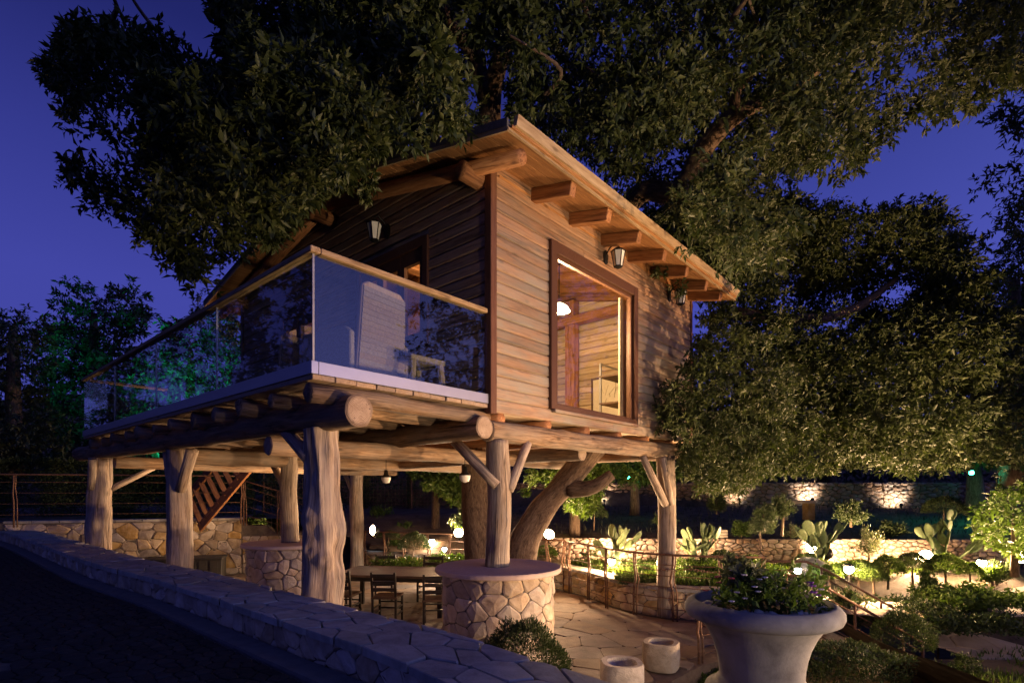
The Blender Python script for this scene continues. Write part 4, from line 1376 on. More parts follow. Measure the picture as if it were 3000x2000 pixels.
# ---------------------------------------------------------------- round stone plinths
def plinth(c, label, seed, r=.66, top=1.38):
    t = thing("stone_plinth", label, "round plinth", (c.x, c.y, 0), 0, "round stone plinths carrying posts")
    b = MB(); b.lathe([(r - .02, -.05), (r - .02, top - .06), (0, top - .06)], 40); b.build("plinth_core", M['mortar'], t)
    def mp(u, v, h):
        th = u / r
        return ((r - .02 + h) * math.cos(th), (r - .02 + h) * math.sin(th), v)
    ps = voronoi(-math.pi * r, math.pi * r, 0.0, top - .06, .205, .165, jit=.5, seed=seed)
    lay(t, "stone", ps, mp, .006, .02, M['rubble'], dome=.008, cut=.13)
    b = MB(); b.lathe([(0, top - .058), (r + .075, top - .058), (r + .085, top - .045), (r + .085, top - .012), (r + .075, top), (0, top)], 64)
    b.build("round_top", M['slab'], t, bevel=0)
    return t
plinth(PP, "round rubble plinth with pale round top standing nearest the clipped bush", 101)
plinth(P2, "round rubble plinth half hidden behind the gnarled front post", 102, r=.68)

# ---------------------------------------------------------------- dining table and chairs
tb = thing("dining_table", "dark wooden dining table set on the terrace under the tree house", "table", (-2.15, 10.35, 0), R(-8))
b = MB()
for i in range(8): b.box((-1.05, -.6 + i * .15, .71), (1.05, -.6 + i * .15 + .147, .75), 0)
b.build("table_top", M['tabletop'], tb)
b = MB(); b.box((-.95, -.5, .62), (.95, -.46, .71), 0); b.box((-.95, .46, .62), (.95, .5, .71), 0); b.build("apron", M['darkwood'], tb)
for sx in (-1, 1):
    for sy in (-1, 1):
        b = MB(); b.box((sx * .93 - .035, sy * .47 - .035, 0), (sx * .93 + .035, sy * .47 + .035, .71), 2); b.build("leg", M['darkwood'], tb)
def chair(label, x, y, rz):
    t = thing("dining_chair", label, "chair", (x, y, 0), rz, "dark chairs round the dining table")
    for sx in (-1, 1):
        b = MB(); b.bar((sx * .2, -.2, 0), (sx * .2, -.2, .44), .036); b.build("leg", M['darkwood'], t)
        b = MB(); b.bar((sx * .2, .2, 0), (sx * .2, .2, .46), .036); b.bar((sx * .2, .2, .46), (sx * .2, .27, .9), .036); b.build("leg", M['darkwood'], t)
    b = MB(); b.box((-.225, -.225, .435), (.225, .225, .475), 0); b.build("seat", M['tabletop'], t, bevel=.008)
    for z, yy in ((.60, .222), (.72, .242), (.84, .262)):
        b = MB(); b.box((-.185, yy - .01, z - .03), (.185, yy + .012, z + .03), 0); b.build("back_slat", M['darkwood'], t)
    for z in (.16, .27):
        b = MB(); b.bar((-.2, -.2, z), (-.2, .2, z), .024); b.bar((.2, -.2, z), (.2, .2, z), .024); b.bar((-.2, -.2, z + .05), (.2, -.2, z + .05), .024); b.build("stretcher", M['darkwood'], t)
    return t
ch = chair("dark ladder back chair at the table end nearest the round plinth", -1.28, 9.2, R(187))
for lab, x, y, a in (
    ("dark ladder back chair with its back to the parapet, middle of the near side", -2.15, 9.42, 176),
    ("dark ladder back chair with its back to the parapet, behind the gnarled post", -2.95, 9.6, 172),
    ("dark ladder back chair at the left head of the table", -3.5, 10.7, 96),
    ("dark ladder back chair on the far side of the table below the railing lamp", -1.7, 11.3, -8),
    ("dark ladder back chair on the far side of the table beside the tree trunk", -1.0, 10.75, -80),
    ("dark ladder back chair on the far side of the table next to the rear post", -2.7, 11.45, 4)):
    copy_tree(ch, None, (x, y, 0), R(a), lab)
bx = thing("storage_bench", "dark wicker storage bench against the left stone wall", "storage box", (-8.35, 13.9, 0), R(17))
b = MB(); b.box((-.9, -.3, .05), (.9, .3, .52)); b.build("chest", M['plastic'], bx, bevel=.01)
b = MB(); b.box((-.93, -.33, .52), (.93, .33, .58)); b.build("lid", M['plastic'], bx, bevel=.012)
for i in range(7):
    b = MB(); b.box((-.86 + i * .25, -.315, .1), (-.68 + i * .25, -.3, .48)); b.build("panel", M['plastic'], bx)

# ---------------------------------------------------------------- hewn stone mortars
def mortar(label, x, y, r, h, seed):
    t = thing("stone_mortar", label, "stone pot", (x, y, 0), R(seed * 20), "hewn stone mortars on the terrace")
    n = 18
    w = lambda th, z: .05 * mnoise.noise(Vector((math.cos(th) * 1.4 + seed, math.sin(th) * 1.4, z * 3))) + (.05 * math.cos(4 * th) if z > -.5 else 0)
    b = MB(); b.lathe([(0, 0), (r * .93, 0), (r * 1.0, .03), (r * 1.03, h * .5), (r, h - .02), (r * .96, h), (r * .70, h - .004), (r * .66, h - .03), (r * .52, h * .45), (0, h * .38)], n, wob=w)
    o = b.build("bowl", M['mortarpot'], t, True); smooth_by_angle(o, 35)
    return t
q = on(1937, 1955, 0); mortar("hewn hollow stone mortar standing alone on the terrace slabs", q.x, q.y, .235, .34, 1)
q = on(1822, 2030, 0); mortar("hewn hollow stone mortar cut by the bottom edge of the picture", q.x, q.y, .245, .36, 2)

# ---------------------------------------------------------------- stone urn with flowers
UX, UY, UZ = 1.60, 3.50, 0.93
ped = thing("urn_pedestal", "stone pedestal carrying the big urn", "pedestal", (UX, UY, -.3), 0)
b = MB(); b.lathe([(.34, 0), (.34, UZ + .3), (0, UZ + .3)], 32); b.build("column", M['urn'], ped)
urn = thing("stone_urn", "large pale cast stone urn planted with flowers at lower right", "urn", (UX, UY, UZ))
b = MB(); b.lathe([(0, 0), (.33, 0), (.345, .02), (.35, .05), (.335, .085), (.30, .10), (.268, .112), (.27, .135), (.255, .15), (.252, .17), (.256, .22), (.268, .29), (.288, .36), (.318, .43), (.352, .485), (.375, .51), (.385, .525),
                   (.43, .530), (.458, .545), (.470, .572), (.468, .60), (.448, .628), (.425, .64), (.41, .645), (.40, .635), (.385, .60), (.36, .57), (0, .56)], 72)
b.build("bowl", M['urn'], urn, True)
b = MB(); b.lathe([(0, .575), (.372, .575)], 24); b.build("earth", M['soil'], urn)
rp = random.Random(3)
for i in range(26):
    th = rp.uniform(0, 6.28); rr = .36 * math.sqrt(rp.uniform(.35, 1))
    b = MB(); b.sphere((rr * math.cos(th), rr * math.sin(th), .60), rp.uniform(.022, .05), 8, 5, sz=.7, wob=.3, seed=i); b.build("pebble", M['pebble'], urn, True)

# ---------------------------------------------------------------- leaves
def leaves_mesh(name, pos, dirs, nor, L, Wd, tone, mat, parent=None, fold=0.10):
    """many small folded leaves as one mesh; arrays of n rows"""
    n = len(pos)
    pos = np.asarray(pos, np.float32); d = np.asarray(dirs, np.float32); nr = np.asarray(nor, np.float32)
    d /= np.linalg.norm(d, axis=1, keepdims=True) + 1e-9
    sd = np.cross(d, nr); sd /= np.linalg.norm(sd, axis=1, keepdims=True) + 1e-9
    up = np.cross(sd, d)
    L = np.asarray(L, np.float32).reshape(-1, 1); Wd = np.asarray(Wd, np.float32).reshape(-1, 1)
    V = np.empty((n, 5, 3), np.float32)
    V[:, 0] = pos
    V[:, 1] = pos + d * L * .42 - sd * Wd * .5 + up * L * fold
    V[:, 2] = pos + d * L * .50 - up * L * .02
    V[:, 3] = pos + d * L * .42 + sd * Wd * .5 + up * L * fold
    V[:, 4] = pos + d * L - up * L * .06
    idx = np.array([0, 2, 1, 0, 3, 2, 1, 2, 4, 2, 3, 4], np.int32)
    I = (np.arange(n, dtype=np.int32)[:, None] * 5 + idx[None, :]).ravel()
    me = bpy.data.meshes.new(name)
    me.vertices.add(n * 5); me.vertices.foreach_set("co", V.ravel())
    me.loops.add(n * 12); me.loops.foreach_set("vertex_index", I)
    me.polygons.add(n * 4); me.polygons.foreach_set("loop_start", np.arange(0, n * 12, 3, dtype=np.int32))
    a = me.attributes.new("tone", 'FLOAT', 'POINT')
    a.data.foreach_set("value", np.repeat(np.asarray(tone, np.float32), 5))
    me.materials.append(mat)
    me.update(calc_edges=True)
    return link(bpy.data.objects.new(name, me), parent)

def unit(n):
    v = rng.normal(size=(n, 3)); return v / np.linalg.norm(v, axis=1, keepdims=True)

def clumps(centres, radii, per, leafL, droop=.25, flat=.8, tw=9):
    """leaf sprays: every clump carries twigs that end in rosettes of leaves"""
    P, D, N, T, SC = [], [], [], [], []
    for c, r in zip(centres, radii):
        nt_ = max(3, int(per / tw)); cs = rng.uniform(.72, 1.32); ct = rng.uniform(-.22, .22)
        dv = unit(nt_); dv[:, 2] = dv[:, 2] * flat
        base = np.asarray(c) + dv * r * rng.uniform(.15, .75, (nt_, 1))
        tl = r * rng.uniform(.3, .6, (nt_, 1))
        dirn = dv + np.array([0, 0, -droop]) + rng.normal(size=(nt_, 3)) * .35
        dirn /= np.linalg.norm(dirn, axis=1, keepdims=True)
        tt = rng.uniform(0, 1, nt_)
        for k in range(tw):
            f = (k + rng.uniform(0, 1, (nt_, 1))) / tw
            p = base + dirn * tl * f
            ld = dirn * .55 + unit(nt_) * .75
            P.append(p); D.append(ld); N.append(unit(nt_) * .8 + np.array([0, 0, .9])); T.append(np.clip(tt * .5 + rng.uniform(0, .4, nt_) + .08 + ct, 0, 1)); SC.append(np.full(nt_, cs))
    P = np.concatenate(P); D = np.concatenate(D); N = np.concatenate(N); T = np.concatenate(T)
    n = len(P)
    L = leafL * rng.uniform(.6, 1.25, n) * np.concatenate(SC)
    return P, D, N, L, L * rng.uniform(.32, .46, n), T

def pip(x, y, poly):
    return inside(x, y, poly)

# boughs that stay in sight: no foliage is set in front of them (plan: x, y as seen, distance)
SHOWN = [[(1475, 442, 9.8), (1560, 440, 9.6), (1625, 330, 9.2), (1690, 262, 8.8)], [(1690, 262, 8.8), (1690, 210, 8.6), (1730, 160, 8.4)], [(1122, 300, 9.4), (1128, 200, 9.0), (1140, 165, 8.6)], [(1100, 170, 8.9), (1085, 120, 8.8), (1040, 60, 8.4)]]
def seg_near(x, y, bl, dmax):
    for a, b in zip(bl, bl[1:]):
        vx, vy = b[0] - a[0], b[1] - a[1]
        t = max(0, min(1, ((x - a[0]) * vx + (y - a[1]) * vy) / (vx * vx + vy * vy)))
        if math.hypot(x - a[0] - vx * t, y - a[1] - vy * t) < dmax: return True
    return False
def sample_crown(poly, ymin, ymax, count, rad, holes=0.0, hs=260, edge=True, clump=0.0):
    """clump centres spread through the depth of a crown whose outline is given as seen from the path (2352 wide frame)"""
    k = 3000 / 2352
    xs = [p[0] for p in poly]; ys = [p[1] for p in poly]
    C, Rr = [], []
    g = 0
    while len(C) < count and g < count * 60:
        g += 1
        x, y = rng.uniform(min(xs), max(xs)), rng.uniform(min(ys), max(ys))
        if not pip(x, y, poly): continue
        Y = rng.uniform(ymin, ymax)
        r = rad * rng.uniform(.7, 1.25)
        rp_ = r * F / Y / k * .62
        ok = True
        for th in range(6):
            if not pip(x + rp_ * math.cos(th * 1.047), y + rp_ * math.sin(th * 1.047), poly): ok = False; break
        if not ok:
            r *= .55; rp_ *= .55
            if any(not pip(x + rp_ * math.cos(th * 1.047), y + rp_ * math.sin(th * 1.047), poly) for th in range(6)): continue
        p = at(x * k, y * k, Y)
        if any(seg_near(x, y, bl, 20 + rp_ * .55) and Y < bl[0][2] + .5 for bl in SHOWN): continue
        if clump and mnoise.noise(p * clump) < -.12: continue
        if holes and mnoise.noise(Vector((x / hs * 3.1, y / hs * 3.1, 2.5))) > holes: continue
        C.append(tuple(p)); Rr.append(r)
    return C, Rr

def branch(pts, radii, parent, name="branch", seed=0, n=12):
    # smooth the given points
    P = [Vector(p) for p in pts]
    if len(P) > 2:
        Q, Rq = [], []
        E = [P[0] * 2 - P[1]] + P + [P[-1] * 2 - P[-2]]
        for i in range(1, len(E) - 2):
            for k in range(5):
                t = k / 5; a, b, c, d = E[i - 1], E[i], E[i + 1], E[i + 2]
                Q.append(0.5 * ((2 * b) + (c - a) * t + (2 * a - 5 * b + 4 * c - d) * t * t + (3 * b - a - 3 * c + d) * t ** 3))
                Rq.append(radii[i - 1] + (radii[i] - radii[i - 1]) * t)
        Q.append(P[-1]); Rq.append(radii[-1]); P, radii = Q, Rq
    mb = MB(); mb.tube(P, radii, n, wob=.18, seed=seed, ridges=4, rid=.05, twist=.6)
    return mb.build(name, M['bark'], parent, True)

# ---------------------------------------------------------------- the great tree that carries the house
K_ = 3000 / 2352
def a2(x, y, Y): return at(x * K_, y * K_, Y)
big = thing("carob_tree", "huge evergreen tree growing up through the tree house and spreading over its roof", "tree", (-.3, 9.8, 0))
def rel(p): return Vector(p) - Vector((-.3, 9.8, 0))
tk = MB()
tk.tube([rel((-.42, 9.85, -.1)), rel((-.50, 9.85, .9)), rel((-.62, 9.85, 2.0)), rel((-.66, 9.9, 3.2)), rel((-.6, 9.9, 5.5)), rel((-.4, 9.7, 7.6))], [.55, .36, .29, .27, .25, .2], 22, wob=.2, seed=2, ridges=5, rid=.07, twist=.3)
tk.build("trunk", M['bark'], big, True)
branch([rel((-.05, 9.7, -.1)), rel((.12, 9.7, .9)), rel((.28, 9.65, 1.5)), rel((.62, 9.6, 2.05)), rel((1.05, 9.5, 2.55)), rel((1.45, 9.45, 3.05)), rel((1.6, 9.45, 3.2))], [.42, .29, .25, .22, .21, .2, .18], big, "limb", 5, 18)
branch([rel((1.0, 9.45, 2.30)), rel((1.38, 9.3, 2.33)), rel((1.7, 9.25, 2.55))], [.16, .13, .09], big, "limb", 7)
branch([rel(a2(1122, 320, 9.4)), rel(a2(1128, 200, 9.0)), rel(a2(1138, 170, 8.6)), rel(a2(1165, 60, 8.2)), rel(a2(1180, -120, 8))], [.19, .165, .15, .11, .06], big, "branch", 9)
branch([rel(a2(1122, 250, 9.2)), rel(a2(1085, 120, 8.8)), rel(a2(1040, 60, 8.4)), rel(a2(1020, -60, 8))], [.15, .14, .12, .07], big, "branch", 10)
branch([rel(a2(1400, 520, 10.5)), rel(a2(1475, 442, 10)), rel(a2(1560, 440, 9.6)), rel(a2(1625, 330, 9.2)), rel(a2(1690, 262, 8.8)), rel(a2(1760, 230, 8.6)), rel(a2(1900, 150, 8.2))], [.19, .18, .18, .17, .14, .10, .05], big, "branch", 11)
branch([rel(a2(1690, 270, 8.8)), rel(a2(1690, 210, 8.6)), rel(a2(1730, 160, 8.4)), rel(a2(1800, 40, 8))], [.10, .09, .07, .04], big, "branch", 12)
branch([rel(a2(1000, 330, 9.3)), rel(a2(800, 250, 8.2)), rel(a2(560, 230, 7.4)), rel(a2(300, 170, 6.8))], [.15, .12, .09, .05], big, "branch", 13)
branch([rel(a2(1690, 720, 11.2)), rel(a2(1840, 735, 11.4)), rel(a2(1960, 710, 11.6)), rel(a2(2060, 640, 12))], [.14, .12, .10, .05], big, "branch", 14)
for k in range(16):
    x = 250 + k * 110; y = rng.uniform(30, 330); Y = rng.uniform(6.5, 9.5)
    branch([rel(a2(x, y, Y)), rel(a2(x + rng.uniform(-60, 60), y - 70, Y - .4)), rel(a2(x + rng.uniform(-120, 120), y - 150, Y - .9))], [.035, .025, .012], big, "twig", k, 6)

LEFTC = [(160, 22), (215, 12), (270, 40), (330, 50), (392, 62), (430, 112), (512, 135), (500, 60), (470, -20), (480, -260), (1250, -260), (1250, 300), (1160, 292), (1020, 325), (890, 372), (850, 420), (800, 425), (735, 455), (690, 490), (625, 560), (560, 600), (520, 650), (470, 690), (440, 690), (395, 640), (350, 575), (330, 600), (255, 590), (235, 540), (205, 470), (120, 455), (88, 412), (180, 372), (128, 335), (168, 292), (130, 240), (98, 190), (66, 145), (160, 95)]
RIGHTC = [(1150, -260), (2500, -260), (2500, 130), (2352, 212), (2252, 262), (2130, 275), (2062, 325), (2042, 388), (1965, 402), (1930, 432), (1862, 382), (1772, 402), (1775, 440), (1850, 462), (1845, 520), (1790, 600), (1720, 670), (1590, 580), (1500, 500), (1420, 425), (1310, 345), (1200, 285), (1150, 270)]
MIDC = [(1440, 470), (1560, 470), (1660, 520), (1780, 420), (1860, 460), (1930, 465), (1990, 470), (2060, 455), (2140, 452), (2205, 505), (2240, 595), (2290, 650), (2330, 760), (2352, 900), (2352, 1075), (2200, 1085), (2100, 1095), (1950, 1075), (1860, 1098), (1750, 1088), (1700, 1135), (1610, 1130), (1560, 1060), (1535, 1005), (1490, 955), (1530, 880), (1590, 795), (1620, 720), (1560, 640)]
LEFTN = [(310, 180), (430, 160), (560, 60), (900, 60), (1130, 110), (1130, 280), (1000, 320), (880, 350), (800, 420), (730, 450), (640, 500), (560, 560), (470, 560), (400, 520), (330, 440), (320, 300)]
parts = []
def addc(poly, y0, y1, n, r, per, L, **kw):
    hl = {k: kw.pop(k) for k in ('holes', 'hs', 'clump') if k in kw}
    C, Rr = sample_crown(poly, y0, y1, n, r, **hl)
    parts.append(clumps([tuple(rel(c)) for c in C], Rr, per, L, **kw))
addc(LEFTC, 6.2, 9.6, 620, .40, 150, .11, clump=.95)
addc(LEFTN, 4.8, 6.3, 170, .25, 130, .10, clump=1.3)
addc(RIGHTC, 6.6, 10.6, 1000, .40, 120, .105, holes=.40, clump=.9)
BACKC = [(1180, 150), (1900, 150), (1850, 420), (1760, 480), (1740, 650), (1690, 660), (1560, 570), (1480, 500), (1400, 425), (1300, 350), (1180, 280)]
addc(BACKC, 10.8, 12.6, 230, .45, 120, .11)
parts_all = [np.concatenate([p[i] for p in parts]) for i in range(6)]
leaves_mesh("crown", *parts_all[:3], *parts_all[3:], M['leaf'], big)
parts.clear()
addc(MIDC, 10.8, 14.0, 1050, .52, 180, .11, droop=.5, clump=.7)
FRONTR = [(1640, 745), (1720, 715), (1800, 720), (1830, 900), (1800, 1095), (1700, 1135), (1610, 1130), (1560, 1060), (1530, 1000), (1485, 950), (1530, 870), (1600, 800)]
addc(FRONTR, 8.7, 10.2, 120, .30, 130, .09, droop=.6)
parts_all = [np.concatenate([p[i] for p in parts]) for i in range(6)]
leaves_mesh("hanging_crown", *parts_all[:3], *parts_all[3:], M['leaf'], big)
parts.clear()
# low sprays: in front of the gable, at the far eave, at the right eave
C = []; Rr = []
for (x, y, Y, r) in ((850, 385, 5.6, .16), (848, 415, 5.6, .13), (838, 440, 5.55, .10), (865, 350, 5.7, .18), (880, 320, 5.8, .2), (1510, 600, 9.2, .2), (1515, 630, 9.2, .15), (1480, 560, 9.1, .22), (1420, 470, 8.6, .25), (1400, 440, 8.5, .2), (1560, 660, 9.4, .2)):
    C.append(tuple(rel(a2(x, y, Y)))); Rr.append(r)
pz = clumps(C, Rr, 120, .085, droop=.6)
leaves_mesh("low_spray", pz[0], pz[1], pz[2], pz[3], pz[4], pz[5], M['leaf'], big)
C = []; Rr = []
for (x, y) in ((470, 680), (465, 710), (455, 730), (520, 720), (525, 750), (530, 780), (515, 740), (545, 735)):
    C.append(tuple(rel(a2(x, y, 12.6)))); Rr.append(.28)
pz = clumps(C, Rr, 140, .10, droop=.8)
leaves_mesh("low_spray", pz[0], pz[1], pz[2], pz[3], pz[4], pz[5], M['leaf2'], big)

C = []; Rr = []
for (x, y) in ((1615, 760), (1600, 800), (1570, 850), (1590, 860), (1545, 890), (1575, 905), (1515, 935), (1550, 940), (1580, 960), (1500, 955), (1535, 975), (1565, 1010), (1590, 1020), (1560, 1045), (1590, 1065), (1605, 900), (1610, 980), (1620, 1100)):
    for k in range(2):
        C.append(tuple(rel(a2(x + rng.uniform(4, 24), y + rng.uniform(-10, 10), rng.uniform(8.9, 9.9))))); Rr.append(.2)
pz = clumps(C, Rr, 150, .08, droop=.6)
leaves_mesh("low_spray", *pz, M['leaf'], big)

# ---------------------------------------------------------------- other trees
def tree(name, label, base, crown, y0, y1, n, r, per, L, mat, h, tr=.2, tilt=(0, 0), **kw):
    t = thing(name, label, "tree", base)
    bb = Vector(base)
    C, Rr = sample_crown(crown, y0, y1, n, r, **{k: kw.pop(k) for k in ('holes', 'hs', 'clump') if k in kw})
    pz = clumps([tuple(Vector(c) - bb) for c in C], Rr, per, L, **kw)
    leaves_mesh("crown", *pz, mat, t)
    mb = MB(); mb.tube([(0, 0, -.2), (tilt[0] * .3, tilt[1] * .3, h * .35), (tilt[0] * .7, tilt[1] * .7, h * .7), (tilt[0], tilt[1], h)], [tr * 1.3, tr, tr * .8, tr * .45], 12, wob=.15, seed=h, ridges=4, rid=.06)
    mb.build("trunk", M['bark'], t, True)
    return t
tree("far_tree", "tall open crowned tree against the dusk sky at far left", a2(215, 1060, 22), [(85, 680), (100, 640), (135, 655), (175, 625), (235, 650), (300, 655), (320, 635), (345, 680), (340, 760), (330, 850), (300, 930), (330, 1010), (330, 1060), (60, 1060), (60, 900), (110, 800), (120, 720)], 20, 24, 170, .75, 110, .20, M['leafbg'], 6, .25)
tree("far_tree", "dark bushy tree at the left picture edge", a2(30, 1080, 17), [(-160, 720), (-20, 700), (40, 690), (110, 720), (130, 800), (120, 900), (160, 1010), (150, 1090), (-160, 1090)], 15.5, 18.5, 150, .7, 110, .16, M['leafbg'], 4.5, .22)
tree("far_tree", "dense tree lit green behind the far end of the balcony glass", a2(400, 1080, 18.5), [(290, 800), (350, 770), (420, 720), (500, 700), (560, 720), (600, 800), (600, 1060), (300, 1070), (270, 950)], 17, 20, 150, .7, 110, .16, M['leafbg'], 4.5, .22)
tree("far_tree", "low dark tree between the left posts behind the metal railing", a2(300, 1120, 19), [(180, 1010), (330, 1000), (480, 1020), (640, 1010), (660, 1150), (450, 1150), (190, 1150)], 18, 20.5, 90, .7, 90, .15, M['leafbg'], 2.0, .2)
tree("right_tree", "dark tree at the right picture edge against the sky", a2(2330, 1100, 15), [(2262, 660), (2305, 570), (2340, 480), (2350, 420), (2480, 360), (2480, 1120), (2300, 1110), (2352, 900), (2290, 720)], 14, 17, 190, .65, 120, .13, M['leaf'], 5.5, .25)
tree("right_tree", "tree carrying the green lamp behind the upper garden wall", a2(2242, 1190, 17.2), [(2060, 960), (2150, 930), (2340, 940), (2400, 1010), (2400, 1075), (2300, 1090), (2250, 1075), (2200, 1085), (2080, 1080)], 16.2, 18.5, 70, .6, 110, .13, M['leaf'], 1.9, .26, (.1, .2))
tree("slope_tree", "slender trunked tree on the dark slope right of the post lights", a2(1458, 1200, 17.5), [(1250, 1050), (1350, 1030), (1480, 1040), (1560, 1060), (1560, 1110), (1480, 1120), (1380, 1105), (1290, 1130), (1240, 1100)], 15.5, 18.5, 80, .55, 120, .12, M['leaf3'], 1.9, .15)
tree("bright_tree", "tree with bright green leaves hanging behind the great trunk", a2(1000, 1240, 16.5), [(925, 1080), (1010, 1060), (1080, 1080), (1075, 1190), (1030, 1150), (960, 1110)], 15, 17, 60, .4, 110, .12, M['leaf3'], 2.2, .12)
tree("bright_tree", "drooping green branches hanging right of the leaning limb", a2(1320, 1230, 14), [(1190, 1080), (1300, 1060), (1400, 1060), (1390, 1130), (1350, 1190), (1300, 1170), (1290, 1130), (1230, 1100), (1200, 1200)], 12.5, 14.5, 70, .36, 110, .10, M['leaf3'], 1.9, .12, droop=.8)
tree("leafy_sapling", "bright green leafy sapling at the right picture edge", a2(2330, 1300, 10.5), [(2225, 1185), (2270, 1130), (2352, 1100), (2460, 1090), (2460, 1280), (2330, 1290), (2250, 1240)], 9.8, 11.2, 60, .32, 110, .10, M['leaf3'], 1.0, .06)
tree("back_hedge_tree", "dark evergreens massed behind the upper garden wall", a2(1900, 1100, 24), [(1300, 900), (1700, 860), (2100, 860), (2400, 840), (2480, 900), (2480, 1110), (1300, 1100)], 23, 27, 200, 1.0, 90, .22, M['leafbg'], 3, .3)

def plain_tree(name, label, base, h, r, n, L, mat, rad=.6, per=110):
    """free standing tree with a rounded crown"""
    t = thing(name, label, "tree", base)
    d = unit(n) * rng.uniform(.35, 1, (n, 1)) ** .5
    C = np.stack([d[:, 0] * r, d[:, 1] * r, h * .52 + d[:, 2] * h * .47], 1)
    leaves_mesh("crown", *clumps([tuple(c) for c in C], [rad * rng.uniform(.7, 1.2) for _ in range(n)], per, L), M[mat], t)
    mb = MB(); mb.tube([(0, 0, -.2), (.1, 0, h * .3), (0, .1, h * .7)], [.25, .2, .1], 10, wob=.15, seed=h); mb.build("trunk", M['bark'], t, True)
    return t
plain_tree("garden_tree", "round crowned tree mirrored in the balcony glass", (13.2, 7.0, -.6), 11.5, 2.6, 190, .14, 'leafbg')
plain_tree("garden_tree", "second tree beyond the lower garden, mirrored in the big window", (13.6, 12.6, .3), 13.0, 2.5, 190, .14, 'leafbg')
plain_tree("garden_tree", "low tree beyond the lower garden, mirrored at the foot of the glass", (17.0, 1.2, -.6), 6.5, 3.0, 130, .16, 'leafbg')
gt = plain_tree("garden_tree", "nearest of the trees left of the road, mirrored in the glass", (-18.5, 9.0, 1.0), 11.0, 3.3, 220, .16, 'leafbg')
for lab, x, y, rz, sc in (("middle one of the trees left of the road, mirrored in the glass", -19.5, 13.2, 1.2, 1.0), ("farthest of the trees left of the road, mirrored in the glass", -22.5, 17.5, 2.5, 1.1),
                          ("tree across the road from the house, behind the photographer", -15.5, 1.5, 3.6, 1.0), ("tall tree across the road, left behind the photographer", -12.0, -4.5, 4.4, 1.05), ("tree beside the road well behind the photographer", -8.0, -10.0, 5.3, 1.0)):
    copy_tree(gt, None, (x, y, 1.0), rz, lab, scale=(sc, sc, sc))
# the wood that closes the view behind the garden and the left bank
C = []; Rr = []
for i in range(700):
    x = rng.uniform(-44, 42); y = 29 + .1 * abs(x) * .3 + rng.uniform(-1.5, 2.5)
    C.append((x, y, rng.uniform(.9, 4.2 if x < -6 else 6.0))); Rr.append(rng.uniform(.8, 1.3))
tag(leaves_mesh("far_wood", *clumps(C, Rr, 70, .3), M['leafbg']), "dark wood closing the view behind the garden", kind='stuff')
# ---------------------------------------------------------------- shrubs and ground plants
def proto(kind, n, L, W=1.0):
    """leaf cloud of unit size (radius 1 on the ground)"""
    if kind == 'ball':
        d = unit(n); d[:, 2] = np.abs(d[:, 2]) * 1.0 - .12
        bmp = np.array([1 + .14 * mnoise.noise(Vector(v * 2.3)) + .05 * mnoise.noise(Vector(v * 7)) for v in d])[:, None]
        p = d * bmp * rng.uniform(.72, 1.0, (n, 1)) ** .6
        p[:, 2] = p[:, 2] * 1.0 + .9
        dr = d + unit(n) * .8 + np.array([0, 0, .35])
    elif kind == 'box':
        p = rng.uniform(-1, 1, (n, 3)); a = rng.integers(0, 3, n)
        s = np.sign(rng.uniform(-1, 1, n)); s[a == 2] = 1
        p[np.arange(n), a] = s * rng.uniform(.85, 1.0, n)
        p *= np.array([mnoise.noise(Vector(v * 1.9)) * .10 + 1 for v in p])[:, None]
        dr = p * .6 + unit(n) + np.array([0, 0, .4]); p[:, 2] = p[:, 2] * .9 + .9
    elif kind == 'loose':
        k = 40
        c = unit(k) * rng.uniform(.2, .8, (k, 1)); c[:, 2] = np.abs(c[:, 2]) * 1.5 + .15
        i = rng.integers(0, k, n)
        o = unit(n) * rng.uniform(0, .34, (n, 1))
        p = c[i] + o; dr = c[i] - np.array([0, 0, .4]) + unit(n) * .8 + np.array([0, 0, .3])
    elif kind == 'mat':
        p = rng.uniform(-1, 1, (n, 3)); 
        hgt = np.array([.55 + .45 * mnoise.noise(Vector((v[0] * 3, v[1] * 3, 1.0))) for v in p])
        p[:, 2] = rng.uniform(.2, 1, n) * hgt + .02
        dr = unit(n) + np.array([0, 0, .7])
    Lv = L * rng.uniform(.6, 1.3, n)
    return p, dr, unit(n) + np.array([0, 0, .8]), Lv, Lv * rng.uniform(.3, .5, n) * W, rng.uniform(0, 1, n)
PRO = {}
def pmesh(key, kind, n, L, mat, W=1.0):
    o = leaves_mesh("foliage", *proto(kind, n, L, W), M[mat])
    PRO[key] = o.data
    bpy.data.objects.remove(o)
pmesh('ball', 'ball', 5200, .10, 'leaf4', .9)
pmesh('ball_fine', 'ball', 15000, .062, 'leaf4', .7)
pmesh('ballg', 'ball', 3600, .15, 'leaf3')
pmesh('box', 'box', 9000, .085, 'leaf4', .9)
pmesh('loose', 'loose', 2600, .16, 'leaf3')
pmesh('olive', 'loose', 2200, .15, 'leaf2', .6)
pmesh('loosed', 'loose', 2600, .15, 'leaf4')
pmesh('mat', 'mat', 5200, .15, 'leaf3', 1.1)
pmesh('matd', 'mat', 5200, .13, 'leaf4', 1.0)
def shrub(label, px, py, z, wpx, h, key='ball', cat="shrub", name="shrub", depth=None, group=None, stem=True, rz=None):
    p = on(px, py, z)
    sx = wpx / F * p.y / 2
    t = thing(name, label, cat, (p.x, p.y + sx * .8, z - .03), rng.uniform(0, 6) if rz is None else rz, group)
    o = bpy.data.objects.new("foliage", PRO[key]); link(o, t)
    o.scale = (sx, depth or sx, h / (1.9 if key not in ('mat', 'matd') else 1.0))
    if stem and key not in ('mat', 'matd', 'box'):
        b = MB(); b.tube([(0, 0, -.1), (.01, 0, h * .5)], [.025, .015], 6); b.build("stem", M['bark'], t)
    return t
